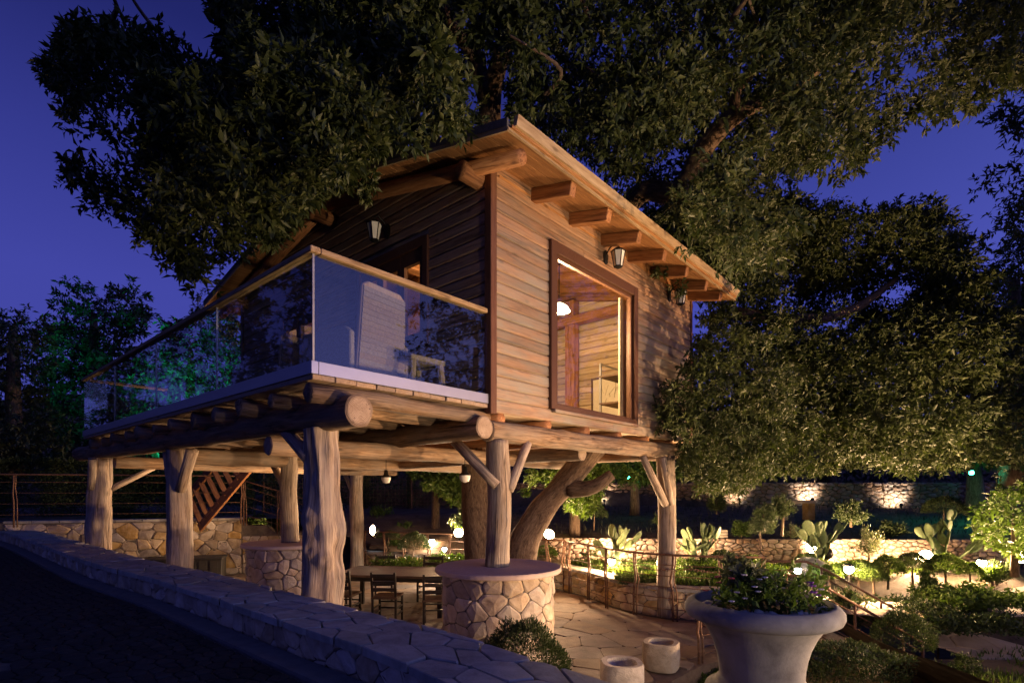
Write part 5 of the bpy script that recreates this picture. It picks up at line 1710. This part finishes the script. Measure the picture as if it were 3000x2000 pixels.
shrub("round clipped bush in front of the near plinth beside the parapet", 1536, 2201, 0.0, 300, 1.16, 'ball_fine', name="clipped_bush")
shrub("boxy clipped shrub at the foot of the stairs right of the urn", 2560, 2148, -.28, 215, .86, 'box', name="clipped_hedge", rz=.3)
shrub("rounded shrub standing between the boxy shrub and the lower bushes", 2692, 1970, -.28, 165, .86, 'ball')
shrub("round shrub right of the stair rail end", 2775, 1900, -.45, 135, .78, 'ball')
shrub("small round shrub above the stair rail end", 2712, 1822, -.20, 85, .45, 'ball')
shrub("low spreading shrub on the bare soil at lower right", 2862, 1990, -.28, 110, .42, 'loosed')
shrub("dark long hedge below the first bend of the path", 2660, 1812, .02, 250, .38, 'matd', depth=.45, rz=.0, name="hedge", cat="hedge")
shrub("broad green hedge between the two arms of the path", 2915, 1790, .30, 230, .44, 'mat', depth=.6, rz=.0, name="hedge", cat="hedge")
shrub("dark hedge along the lower side of the path at right edge", 2890, 1872, .0, 260, .58, 'matd', depth=.6, rz=-.1, name="hedge", cat="hedge")
shrub("big fresh shrub seen behind the stair railing bars", 2515, 1850, -.1, 150, .95, 'loosed')
shrub("green shrub left of the path bollard", 2425, 1700, .48, 100, .48, 'mat', rz=0)
shrub("bright green shrub right of the path bollard", 2545, 1716, .48, 120, .50, 'ballg')
shrub("bright green shrub beside the olive sapling foot", 2625, 1712, .48, 85, .58, 'ballg')
shrub("dark round shrub hiding the flood lamp of the right cactus", 2702, 1706, .48, 95, .62, 'ball')
shrub("bright green shrub left of the far right bollard", 2805, 1712, .48, 105, .60, 'ballg')
shrub("low bright shrub touching the far right bollard", 2862, 1706, .48, 60, .42, 'ballg')
shrub("reddish low shrub at the right edge behind the path", 2960, 1702, .48, 110, .55, 'loosed')
shrub("grey leaved bushy shrub near the right picture edge", 2945, 1650, .5, 130, .85, 'olive')
shrub("low mound plant in front of the long garden wall", 2385, 1672, .48, 80, .42, 'ball')
shrub("round shrub on top of the bank left of the leaning limb", 1655, 1582, .7, 62, .62, 'ballg')
shrub("bright round shrub behind the white path light", 1256, 1562, .8, 56, .62, 'ballg')
shrub("dark clipped ball behind the dining table railing", 1205, 1645, .5, 92, .78, 'ball', name="clipped_bush")
shrub("tufted tall shrub behind the rear post", 1108, 1555, 1.0, 105, 1.15, 'loose')
shrub("grey green shrub behind the hanging bell lamp", 1212, 1512, 1.3, 105, .95, 'olive')
shrub("low green mound beside the leftmost flood lamp", 1132, 1592, .8, 70, .40, 'ball')
shrub("hedge strip below the flood lamps at the terrace rail", 1150, 1690, .5, 140, .45, 'mat', rz=0, depth=.5)
shrub("lit hedge strip left of the great trunk", 1310, 1665, .5, 120, .36, 'mat', rz=0, depth=.6)
shrub("leafy green plant beside the left timber stairs", 738, 1556, 1.1, 80, .75, 'loose')
shrub("low weeds along the left wall top", 400, 1520, 1.52, 200, .22, 'matd', rz=0, depth=.4)
shrub("plants behind the left stairs at the mesh fence", 830, 1560, 1.0, 70, .9, 'loose')
shrub("dark shrub on the slope behind the second cactus", 2240, 1590, 1.25, 70, .5, 'ball')
shrub("dim shrub on the slope left of the olive sapling", 2255, 1545, 1.5, 90, .7, 'loosed')
shrub("dark shrub in front of the right pool of wall light", 2520, 1530, 1.55, 110, .7, 'loosed')
shrub("dark bush standing between the two lit pools on the upper wall", 2508, 1470, 1.75, 80, 1.0, 'ball')
shrub("dark shrub on the slope under the first pool of light", 2110, 1495, 1.7, 70, .8, 'loosed')
shrub("dim low shrub on the slope right of the mast tree", 1960, 1540, 1.4, 90, .5, 'loosed')
shrub("spiky green plant on the planting bed behind the curved rail", 1895, 1690, .5, 80, .42, 'loose')
shrub("low green planting behind the tall right post", 2060, 1690, .5, 130, .42, 'mat', rz=0, depth=.5)
shrub("low dark planting along the curved wall top", 1900, 1716, .5, 160, .24, 'matd', rz=0, depth=.3)
shrub("green planting at the head of the garden stairs", 2230, 1700, .48, 150, .40, 'mat', rz=0, depth=.5)
shrub("green shrub behind the trunk at the rail end", 1600, 1655, .5, 70, .5, 'ballg')
shrub("green weeds in the low bed left of the urn", 2060, 1995, -.28, 130, .30, 'mat', rz=0, depth=.5)


for lab, px, py, z, w, h, key in (
    ("tufted shrub on the slope left of the slender slope tree", 1350, 1548, 1.3, 80, .7, 'loosed'),
    ("rounded shrub on the slope under the washed wall left of the tall post", 1745, 1540, 1.35, 80, .6, 'ball'),
    ("loose shrub on the bank top right of the stone stack", 2185, 1568, 1.2, 75, .55, 'loose'),
    ("grey shrub on the bank top left of the third cactus", 2330, 1574, 1.15, 70, .5, 'olive'),
    ("spreading shrub on the bank top right of the olive sapling", 2635, 1572, 1.15, 110, .55, 'loosed'),
    ("dim shrub on the slope below the green lamp", 2800, 1540, 1.4, 110, .8, 'ball'),
    ("bright low shrub below the olive sapling at the path edge", 2580, 1722, .48, 75, .4, 'ballg'),
    ("bright low shrub between the path bollard and the stair rail", 2445, 1716, .48, 70, .42, 'ballg'),
    ("low fresh shrub at the far side of the path bend", 2740, 1716, .48, 80, .42, 'loose'),
    ("low fresh shrub under the flood lamp at the right edge", 2935, 1706, .48, 80, .48, 'loose'),
    ("leafy plant on the bed between the bollard and the tall post", 1865, 1672, .5, 60, .42, 'loose'),
    ("leafy plant on the bed behind the curved rail beside the first cactus", 1730, 1650, .5, 70, .5, 'ballg'),
    ("round shrub on the bed right of the second cactus", 2130, 1672, .5, 80, .5, 'ball'),
    ("green shrub on the bed below the stone block", 2215, 1676, .48, 80, .4, 'ballg'),
    ("leafy shrub at the back of the terrace right of the rear post", 1150, 1622, .5, 70, .6, 'loose'),
    ("leafy shrub left of the great trunk under the bright tree", 1320, 1580, .6, 70, .7, 'loose'),
    ("tall leafy shrub behind the dining railing under the bell lamp", 1180, 1580, .8, 80, .8, 'loose')):
    shrub(lab, px, py, z, w, h, key)
def hedge(label, p, q, w, z, h, key):
    p, q = Vector(p), Vector(q); d = q - p
    n = max(1, round(d.length / (w * 2.2)))
    t = thing("hedge", label, "hedge", (p.x, p.y, z), math.atan2(d.y, d.x))
    for i in range(n):
        o = bpy.data.objects.new("foliage", PRO[key]); link(o, t)
        o.location = ((i + .5) * d.length / n, 0, 0); o.scale = (d.length / n / 1.8, w, h / 1.9); o.rotation_euler = (0, 0, math.pi * (i % 2))
hedge("long dark hedge behind the left metal railing", (-19, 15.6, 0), (-8.6, 17.6, 0), .8, 1.4, 1.9, 'box')
hedge("dark hedge behind the wire mesh fence", (-8.5, 19.2, 0), (-.5, 20.4, 0), .8, .9, 2.4, 'box')
# small olive sapling with stem
def sapling(label, px, py, z, h, key, wpx):
    p = on(px, py, z)
    t = thing("sapling", label, "small tree", (p.x, p.y, z))
    b = MB(); b.tube([(0, 0, -.1), (.03, 0, h * .3), (-.02, .02, h * .62)], [.03, .024, .015], 7); b.tube([(.02, 0, h * .25), (.12, 0, h * .6)], [.018, .01], 6); b.build("trunk", M['bark'], t)
    o = bpy.data.objects.new("crown", PRO[key]); link(o, t); o.location = (0, 0, h * .34); s = wpx / F * p.y / 2; o.scale = (s, s, h * .66 / 1.75)
sapling("olive sapling in front of the long garden wall between the cacti", 2542, 1672, .48, 1.15, 'olive', 100)
sapling("bare stemmed sapling on the dark slope above the cactus", 2290, 1555, 1.4, .9, 'loosed', 80)

# grass strips, lit behind the railing
def grass(name, label, polyf, n, h):
    P = np.array([polyf() for _ in range(n)])
    D = unit(n) * .45 + np.array([0, 0, 1.0])
    L = h * rng.uniform(.5, 1.3, n)
    o = leaves_mesh(name, P, D, unit(n), L, L * .14, rng.uniform(0, 1, n), M['leafbg' if name == 'slope_grass' else 'grass'])
    return tag(o, label, kind='stuff')
def g1():
    while True:
        x, y = rng.uniform(-3.5, 5.2), rng.uniform(9.9, 13.0)
        if not inside(x, y) and not in_stairs(x, y) and EDGE.near(x, y)[1] > .45: return (x, y, ground_z(x, y))
grass("grass", "lit grass on the bed behind the terrace railing", g1, 9000, .16)
def g2():
    while True:
        x, y = rng.uniform(5.0, 14), rng.uniform(6.5, 12.8)
        if not inside(x, y) and not in_stairs(x, y) and PATHW.near(x, y)[1] > 1.25 and rng.uniform() < .5 + .5 * mnoise.noise(Vector((x, y, 0))): return (x, y, ground_z(x, y))
grass("ground_cover", "patchy low ground cover on the garden soil", g2, 9000, .12)
def g3():
    while True:
        x, y = rng.uniform(-1, 15), rng.uniform(13.6, 19.5)
        if LONGW.near(x, y)[1] > .6: return (x, y, ground_z(x, y))
grass("slope_grass", "thin dark grass on the slope above the long wall", g3, 3000, .13)
def g4():
    x, y = rng.uniform(1.9, 3.2), rng.uniform(5.0, 6.6)
    return (x, y, -.28)
grass("bed_grass", "grass in the low bed beside the terrace corner", g4, 2500, .2)

def g5():
    while True:
        x, y = rng.uniform(3.2, 8.8), rng.uniform(4.0, 8.0)
        if mnoise.noise(Vector((x * 1.2, y * 1.2, 4))) > -.1: return (x, y, -.28)
grass("bed_cover", "sparse ground cover on the lower bed right of the urn", g5, 6000, .12)
# flowers in the urn
pz = clumps([(rp.uniform(-.27, .27) , rp.uniform(-.27, .27), .66 + rp.uniform(0, .08)) for _ in range(26)], [.13] * 26, 90, .055, droop=-.3)
leaves_mesh("urn_foliage", *pz, M['leaf3'], urn)
pz = clumps([(-.08 + rp.uniform(-.1, .1), rp.uniform(-.15, .15), .74 + rp.uniform(0, .1)) for _ in range(8)], [.12] * 8, 90, .06, droop=-.5)
leaves_mesh("urn_foliage", *pz, M['leaf2'], urn)
def flower(mat, x, y, z, r):
    b = MB()
    for k in range(5):
        th = k * 1.257
        b.sphere((x + r * .6 * math.cos(th), y + r * .6 * math.sin(th), z), r * .5, 6, 4, sz=.4)
    b.build("flower", M[mat], urn, True)
for k in range(7): flower('petal_purple', rp.uniform(.12, .34), rp.uniform(-.32, .0), .72 + rp.uniform(-.04, .08), .022)
for k in range(9): flower('petal_red', rp.uniform(-.36, -.1), rp.uniform(-.3, .1), .74 + rp.uniform(-.06, .10), .02)
for k in range(16): flower('petal_white', rp.uniform(-.32, .3), rp.uniform(-.34, .0), .74 + rp.uniform(-.06, .12), .018)

# ---------------------------------------------------------------- prickly pears
def pad_mesh():
    b = MB(); n = 12
    b.sphere((0, 0, .5), .5, 14, 9, sx=.62, sy=.12, sz=1.0)
    return b
pm = pad_mesh(); pmo = pm.build("pad", M['cactus'], None, True); PAD = pmo.data; bpy.data.objects.remove(pmo)
def cactus(label, px, py, z, hpx, seed, np_=16, wide=1.0):
    rc = random.Random(seed)
    p = on(px, py, z)
    H = hpx / F * p.y
    t = thing("prickly_pear", label, "cactus", (p.x, p.y, z), 0, "prickly pears along the long garden wall")
    def padd(base, direc, L, depth):
        o = bpy.data.objects.new("pad", PAD); link(o, t)
        d = Vector(direc).normalized()
        q = d.to_track_quat('Z', 'Y')
        o.rotation_mode = 'QUATERNION'
        from mathutils import Quaternion
        o.rotation_quaternion = q @ Quaternion((0, 0, 1), rc.uniform(-1.1, 1.1))
        o.location = base; o.scale = (L * rc.uniform(.8, 1.1), L, L)
        return Vector(base) + d * L * .93
    ends = [(Vector((rc.uniform(-.1, .1) * wide, 0, -.03)), Vector((rc.uniform(-.7, .7) * wide, rc.uniform(-.3, .3), 1))) for _ in range(3)]
    cnt = 0
    lv = 0
    while ends and cnt < np_:
        b, d = ends.pop(0)
        L = H * rc.uniform(.19, .27) * (.985 ** lv)
        e = padd(b, d, L, lv); cnt += 1; lv += .3
        for _ in range(rc.choice([1, 2, 2, 3])):
            ends.append((e - Vector(d).normalized() * L * rc.uniform(.0, .2), Vector((d.x * .8 + rc.uniform(-.95, .95) * wide, d.y * .6 + rc.uniform(-.4, .4), max(.2, d.z * .8 + rc.uniform(.1, .8))))))
    return t
cactus("prickly pear left of the tall right post behind the chain rail", 1798, 1668, .52, 187, 5, 30)
cactus("prickly pear immediately right of the tall right post", 2040, 1672, .52, 200, 8, 32, 1.2)
cactus("prickly pear standing over the brightest flood lamp", 2392, 1668, .5, 215, 14, 40, 1.15)
cactus("prickly pear on the right above the second big flood lamp", 2770, 1672, .5, 215, 23, 36, 1.1)

# boulders, trough, ball
def boulder(label, px, py, z, r, seed, name="boulder", sx=1, sz=.7):
    p = on(px, py, z)
    b = MB(); b.sphere((0, 0, r * sz * .7), r, 14, 9, sx=sx, sz=sz, wob=.3, seed=seed)
    o = b.build(name, M['mortarpot'], None, True); o.location = (p.x, p.y, z)
    return tag(o, label, "stone")
boulder("rounded boulder at the foot of the wall behind the curved rail", 1715, 1606, .55, .24, 1, sx=1.5)
boulder("brown boulder below the brightest flood lamp", 2375, 1690, .48, .33, 2, sx=1.2)
boulder("boulder between the bollard and the olive sapling", 2530, 1695, .48, .18, 3)
boulder("grey boulder below the second big flood lamp", 2690, 1668, .48, .26, 4)
bs = boulder("pale stone ball on the bank left of the first cactus", 1696, 1536, .95, .14, 5, "stone_ball", sz=1); 
p = on(2257, 1640, .5)
tr = MB(); tr.tube([(-.52, 0, .12), (-.2, 0, .13), (.2, 0, .13), (.52, 0, .12)], [.12, .135, .13, .125], 10, wob=.25, seed=4)
tr = tr.build("stone_trough", M['mortarpot'], None, True); tr.location = (p.x, p.y, .50); tag(tr, "long rough stone block lying in front of the garden wall", "stone")
p = on(2112, 1575, 1.12)
sp_ = thing("stone_stack", "little stack of flat stones on top of the long garden wall", "stone stack", (p.x, 13.3, 1.12))
for k in range(3):
    b = MB(); b.box((-.16, -.12, k * .07), (.16, .12, k * .07 + .06)); b.build("stone", M['mortarpot'], sp_, bevel=.012)
sb = thing("stone_bench", "dim stone bench on the dark slope behind the third cactus", "bench", at(2330, 1512, 15.6))
b = MB(); b.box((-.5, -.2, .38), (.5, .2, .46)); b.build("seat", M['pathm'], sb, bevel=.01)
for x in (-.38, .38):
    b = MB(); b.box((x - .1, -.16, -.1), (x + .1, .16, .38)); b.build("support", M['ochre'], sb, bevel=.01)

# ---------------------------------------------------------------- metal railings
def railing(label, pts, zf, zt, post_at, bars=5, kink=.05, name="metal_railing", top_r=.02, group=None):
    """pts: plan points; zf / zt: foot and top heights (functions of distance); one thing with top rail, bars, posts"""
    t = thing(name, label, "railing", group=group)
    pth = Path(pts, 8)
    zf_ = zf if callable(zf) else (lambda u: zf)
    zt_ = zt if callable(zt) else (lambda u: zt)
    n = max(4, int(pth.L / .35))
    line = lambda f: [Vector((pth.at(pth.L * i / n)[0].x, pth.at(pth.L * i / n)[0].y, zf_(pth.L * i / n) + (zt_(pth.L * i / n) - zf_(pth.L * i / n)) * f)) for i in range(n + 1)]
    b = MB(); b.tube(line(1.0), top_r, 8); b.build("top_rail", M['iron'], t, True)
    for k in range(bars):
        b = MB(); b.tube(line(.16 + k * .68 / max(1, bars - 1)), .0075, 6); b.build("bar", M['iron'], t, True)
    for j, u in enumerate(post_at(pth.L) if callable(post_at) else post_at):
        p, d, r = pth.at(u)
        s = 1 if j % 2 else -1
        H = zt_(u) - zf_(u)
        b = MB()
        q = [Vector((p.x, p.y, zf_(u) - .12))] + [Vector((p.x, p.y, zf_(u) + H * f)) + d * s * kink * g for f, g in ((.3, 0), (.45, .2), (.58, 1), (.72, .5), (.85, .1), (1.0, 0))]
        b.tube(q, .019, 8); b.build("post", M['iron'], t, True)
        if kink:
            b = MB(); b.tube([Vector((p.x, p.y, zf_(u) - .12)) + d * .07] + [v + d * .07 * (1 if i < 3 else .6) for i, v in enumerate(q[1:])], .013, 6); b.build("post_twin", M['iron'], t, True)
    return t
ev = lambda n: (lambda L: [L * i / n + (.03 if i == 0 else (-.03 if i == n else 0)) for i in range(n + 1)])
lf = [(-13.2, 12.75), (-12.3, 13.05), (-10.7, 13.5), (-8.9, 14.2), (-7.35, 14.72)]
railing("rusty metal railing along the top of the left stone wall", lf, 1.50, 2.66, [.1, .75, 1.25, 2.9, 4.6, 6.2], 4, kink=.02)
railing("rusty metal railing descending beside the timber stairs at left", [(-7.3, 14.75), (-6.4, 15.05), (-5.5, 15.35), (-4.8, 15.5)], lambda u: 1.45 - .33 * u, lambda u: 2.55 - .33 * u, ev(3), 4, kink=.02)
inner = [(p.x, p.y) for p in EDGE.p]
def off(path, u0, u1, o, n=9):
    r = []
    for i in range(n):
        p, d, rr = path.at(u0 + (u1 - u0) * i / (n - 1)); q = p + rr * o
        r.append((q.x, q.y))
    return r
uE = EDGE.near(.5, 13.1)[0]
railing("metal railing with bent posts behind the dining table", off(EDGE, .6, uE - .3, .14), 0, 1.14, ev(7), 5)
railing("curved metal railing with bent posts in front of the golden curved wall", off(EDGE, EDGE.near(1.35, 12.1)[0], EDGE.near(4.3, 9.4)[0], .13, 12), 0, 1.14, ev(6), 5)
railing("short metal railing beside the great trunk", [(.35, 12.7), (.8, 12.5), (1.2, 12.35)], 0, 1.14, ev(2), 5)
railing("far railing running down the garden stairs behind the urn flowers", [(4.35, 9.52), (5.2, 9.45), (6.2, 9.42), (7.4, 9.42)], lambda u: .08 - max(0, u - .85) * .57, lambda u: 1.04 - max(0, u - .85) * .57, ev(3), 4, kink=0)
railing("near railing running down the garden stairs right of the urn", [(4.1, 8.2), (4.6, 8.18), (5.3, 8.18), (6.2, 8.18)], lambda u: .08 - max(0, u - .3) * .57, lambda u: 1.0 - max(0, u - .3) * .57, ev(2), 4, kink=0)
railing("low metal railing at the terrace corner left of the urn", [(2.45, 7.2), (3.0, 7.5), (3.7, 7.9), (4.1, 8.15)], 0, .70, ev(2), 3, kink=.03)
# chain hung along the curved rail
chn = thing("iron_chain", "rusty chain sagging along the curved railing", "chain")
cp = off(EDGE, EDGE.near(1.9, 10.8)[0], EDGE.near(4.0, 9.4)[0], .17, 60)
for i in range(59):
    a, b_ = Vector((*cp[i], .92 - .05 * abs(math.sin(i / 59 * math.pi * 3)))), Vector((*cp[i + 1], .92 - .05 * abs(math.sin((i + 1) / 59 * math.pi * 3))))
    b = MB(); d = (b_ - a); 
    ring = []
    x = d.normalized(); y = Vector((0, 0, 1)) if i % 2 else x.cross(Vector((0, 0, 1)))
    for k in range(9):
        th = k / 8 * 2 * math.pi
        ring.append((a + b_) / 2 + x * math.cos(th) * d.length * .62 + y * math.sin(th) * .018)
    b.tube(ring, .006, 5, cap=False); b.build("chain_link", M['iron'], chn)
# wire mesh fence behind
wf = thing("wire_fence", "fine wire mesh fence on the dark bank behind the posts", "fence")
b = MB()
for i in range(60):
    x = -8.2 + i * .12; y = 18.0 + .02 * i
    b.tube([(x, y, .9), (x, y, 2.75)], .004, 4, cap=False)
for k in range(16): b.tube([(-8.2, 18.0, .95 + k * .12), (-1.1, 19.2, .95 + k * .12)], .004, 4, cap=False)
tag(b.build("wire_mesh", M['iron'], wf), kind='stuff')
for i in range(4):
    x = -8.2 + i * 2.37
    b = MB(); b.tube([(x, 18.0 + .4 * i, .8), (x, 18.0 + .4 * i, 2.85)], .03, 8); b.build("post", M['iron'], wf)

# timber stairs at left
ts = thing("timber_stairs", "open timber stairs rising to the far end of the deck at left", "stairs")
A0, A1 = at(585, 1546, 14.4), at(735, 1366, 13.2)
B0, B1 = at(548, 1460, 15.2), at(622, 1350, 14.0)
wv = B0 - A0
for (p, q) in ((A0, A1), (A0 + wv, A1 + wv)):
    b = MB(); b.bar(p, q, .06, .22); b.build("stringer", M['rafter'], ts)
for i in range(8):
    p = A0.lerp(A1, (i + .4) / 8)
    b = MB(); b.bar(p, p + wv, .13, .035); b.build("tread", M['rafter'], ts)

# ---------------------------------------------------------------- lamps
def flood(label, pos, target, power, group="flood lamps along the garden wall", ang=150, face='lamp_warm', col=AMBER, sc=1.5, blend=.5):
    pos = Vector(pos); d = (Vector(target) - pos).normalized()
    t = thing("flood_lamp", label, "flood lamp", pos, 0, group)
    x = d.cross(Vector((0, 0, 1))).normalized(); y = x.cross(d).normalized()
    b = MB(); b.tube([-d * .10 * sc, -d * .06 * sc, d * .0 * sc, d * .012 * sc], [.04 * sc, .085 * sc, .10 * sc, .10 * sc], 16); b.build("housing", M['blackiron'], t, True)
    b = MB(); b.tube([d * .013 * sc, d * .02 * sc], [.088 * sc, .085 * sc], 16); b.build("lamp_face", M[face], t)
    b = MB(); b.bar(-d * .03 - Vector((0, 0, .2)), -d * .03, .03); b.build("spike", M['blackiron'], t)
    if power: spot(t, d * .06 * sc, d * 5, power, col, ang, .05, blend)
    return t
def bollard(label, px, py, z, h, power, face='lamp_warm', col=AMBER, r=.085):
    p = on(px, py, z)
    t = thing("bollard_lamp", label, "garden lamp", (p.x, p.y, z), 0, "small bollard lamps in the garden")
    b = MB(); b.tube([(0, 0, -.05), (0, 0, h - r)], .014, 8); b.build("stake", M['blackiron'], t)
    b = MB(); b.sphere((0, 0, h), r, 12, 8); b.build("globe", M[face], t, True)
    b = MB(); b.lathe([(0, h + r + .02), (r * .9, h + r + .005), (r * 1.25, h + r * .75), (0, h + r * .9)], 12); b.build("hood", M['blackiron'], t)
    if power:
        point(t, (0, -.09, h), power, col, .05)
    return t
# positions of the lamps seen in the garden
Q = at(1094, 1552, 13.9)
flood("flood lamp beside the rear post, leftmost of the garden floods", Q, Q + Vector((-.85, -.75, .05)), 1000, ang=120)
Q = at(1345, 1560, 14.3)
flood("flood lamp just left of the great trunk", Q, Q + Vector((-.1, -1.0, .55)), 900)
Q = at(1608, 1565, 13.4)
flood("flood lamp right of the leaning limb behind the rail", Q, Q + Vector((.2, -.9, .6)), 850)
Q = at(2382, 1602, 12.3)
flood("brightest flood lamp at the foot of the third cactus", Q, Q + Vector((-.55, -.8, .42)), 2000, sc=1.7)
flood("flood lamp turned to the garden wall behind the third cactus", Q + Vector((.35, .1, -.15)), Q + Vector((1.0, .8, .1)), 380, ang=160)
Q = at(2712, 1628, 12.0)
flood("flood lamp under the right cactus", Q, Q + Vector((-.75, -.7, .42)), 1700, sc=1.5)
flood("flood lamp turned to the garden wall left of the right cactus", Q + Vector((-.3, .1, -.1)), Q + Vector((-.3, .8, .1)), 300, ang=165)
Q = at(2992, 1632, 11.6)
flood("flood lamp cut by the right picture edge", Q, Q + Vector((-.8, -.55, .4)), 420)
Q = at(2055, 1598, 12.6)
flood("small flood lamp hidden behind the second cactus", Q, Q + Vector((.1, 1, .15)), 90, ang=165, sc=.9)
Q = at(1805, 1592, 12.6)
flood("small flood lamp hidden behind the first cactus", Q, Q + Vector((0, 1, .15)), 300, ang=165, sc=.9)
for lab, px, py, Y, pw in (("spot lamp at the left pool of light on the upper wall", 2380, 1462, 19.4, 85), ("spot lamp at the right pool of light on the upper wall", 2640, 1478, 19.0, 85), ("spot lamp washing the upper wall behind the slender tree", 1770, 1466, 19.95, 75), ("spot lamp washing the upper wall behind the tall post", 2165, 1462, 19.55, 45)):
    Q = at(px, py, Y); flood(lab, Q, Q + Vector((.05, 1, .5)), pw, "spot lamps under the upper wall", 115, 'lamp_white', (1, .78, .58), .6)
bollard("bright bollard lamp in front of the curved railing", 1792, 1700, .30, .42, 700)
bollard("bollard lamp touching the left side of the tall right post", 1935, 1690, .42, .30, 220)
bollard("bollard lamp standing on the green edge of the path", 2487, 1716, .48, .32, 430)
bollard("bollard lamp at far right beside the path", 2876, 1694, .48, .32, 430)
bollard("small white lamp glowing among the urn flowers", 2337, 1706, .48, .24, 40, 'lamp_white', (1, .85, .7), .07)
bollard("small white lamp on the bank behind the dark clipped ball", 1209, 1536, 1.1, .24, 160, 'lamp_white', (.9, .9, 1.0), .08)
bollard("small bollard lamp on the railing side of the dark clipped ball", 1265, 1612, .55, .26, 220, r=.085)
bollard("tiny bollard lamp right of the dark clipped ball", 1302, 1640, .5, .28, 180, 'lamp_white', (1, .8, .6), .06)
gl_ = thing("green_lamp", "green lamp shining in the branches of the far right tree", "lamp", at(2846, 1384, 15.6))
b = MB(); b.sphere((0, 0, 0), .06, 12, 8); b.build("globe", M['lamp_green'], gl_, True)
b = MB(); b.tube([(0, .06, 0), (.1, .9, .1)], .02, 6); b.build("bracket", M['blackiron'], gl_)
point(gl_, (0, -.12, .05), 35, (.03, 1, .55), .06)
gl2 = thing("green_lamp", "small blue green lamp on the slender slope tree", "lamp", at(1842, 1400, 16.5))
b = MB(); b.sphere((0, 0, 0), .05, 10, 6); b.build("globe", M['lamp_green'], gl2, True)
b = MB(); b.tube([(0, .04, 0), (.05, .5, 0)], .015, 6); b.build("bracket", M['blackiron'], gl2)
gf = at(430, 1290, 15.4)
g3_ = flood("green flood lamp on the bank behind the balcony glass", gf, gf + Vector((-.1, 1, .75)), 1000, "green lamps", 120, 'lamp_green', (.02, 1, .50))
# flood lamps of the same garden that light the house from the right, beyond the picture edge
Q = Vector((5.15, -0.2, 1.3)); fl_ = flood("flood lamp on a short post facing the big window wall", Q, (1.0, 8.4, 3.0), 1020, "flood lamps facing the house", 64, col=WARM, sc=1.4, blend=1.0)
point(fl_, (-.1, .15, .1), 110, WARM, .1)  # added spill light outside the cone, for stair wall and urn
Q = Vector((6.3, 0.75, 1.25)); flood("flood lamp turned up into the tree crown over the roof", Q, (-2.0, 7.5, 11.5), 2500, "flood lamps facing the house", 62, col=WARM, sc=1.4, blend=1.0)
Q = Vector((9.0, 6.2, 0.85)); flood("flood lamp right of the stairs facing the posts under the house", Q, (-1.0, 7.0, 2.2), 2900, "flood lamps facing the house", 80, sc=1.4, blend=.8)
Q = Vector((6.8, 2.6, 0.9)); fb_ = flood("flood lamp on the lower bed facing the gnarled front post", Q, (-2.2, 6.8, 2.7), 3200, "flood lamps facing the house", 46, sc=1.4, blend=1.0)
point(fb_, (.1, .25, .1), 130, AMBER, .1)  # added spill light to brighten the lower bed and its shrubs
Q = Vector((10.8, 7.6, 0.1)); flood("flood lamp by the lower hedge facing the right canopy", Q, (4.8, 11.6, 6.2), 5200, "flood lamps facing the house", 74, sc=1.4)
Q = at(822, 1575, 15.6); flood("flood lamp behind the left stairs lighting the plants there", Q, Q + Vector((-.5, -.6, 1.0)), 900, "flood lamps along the garden wall", 140)
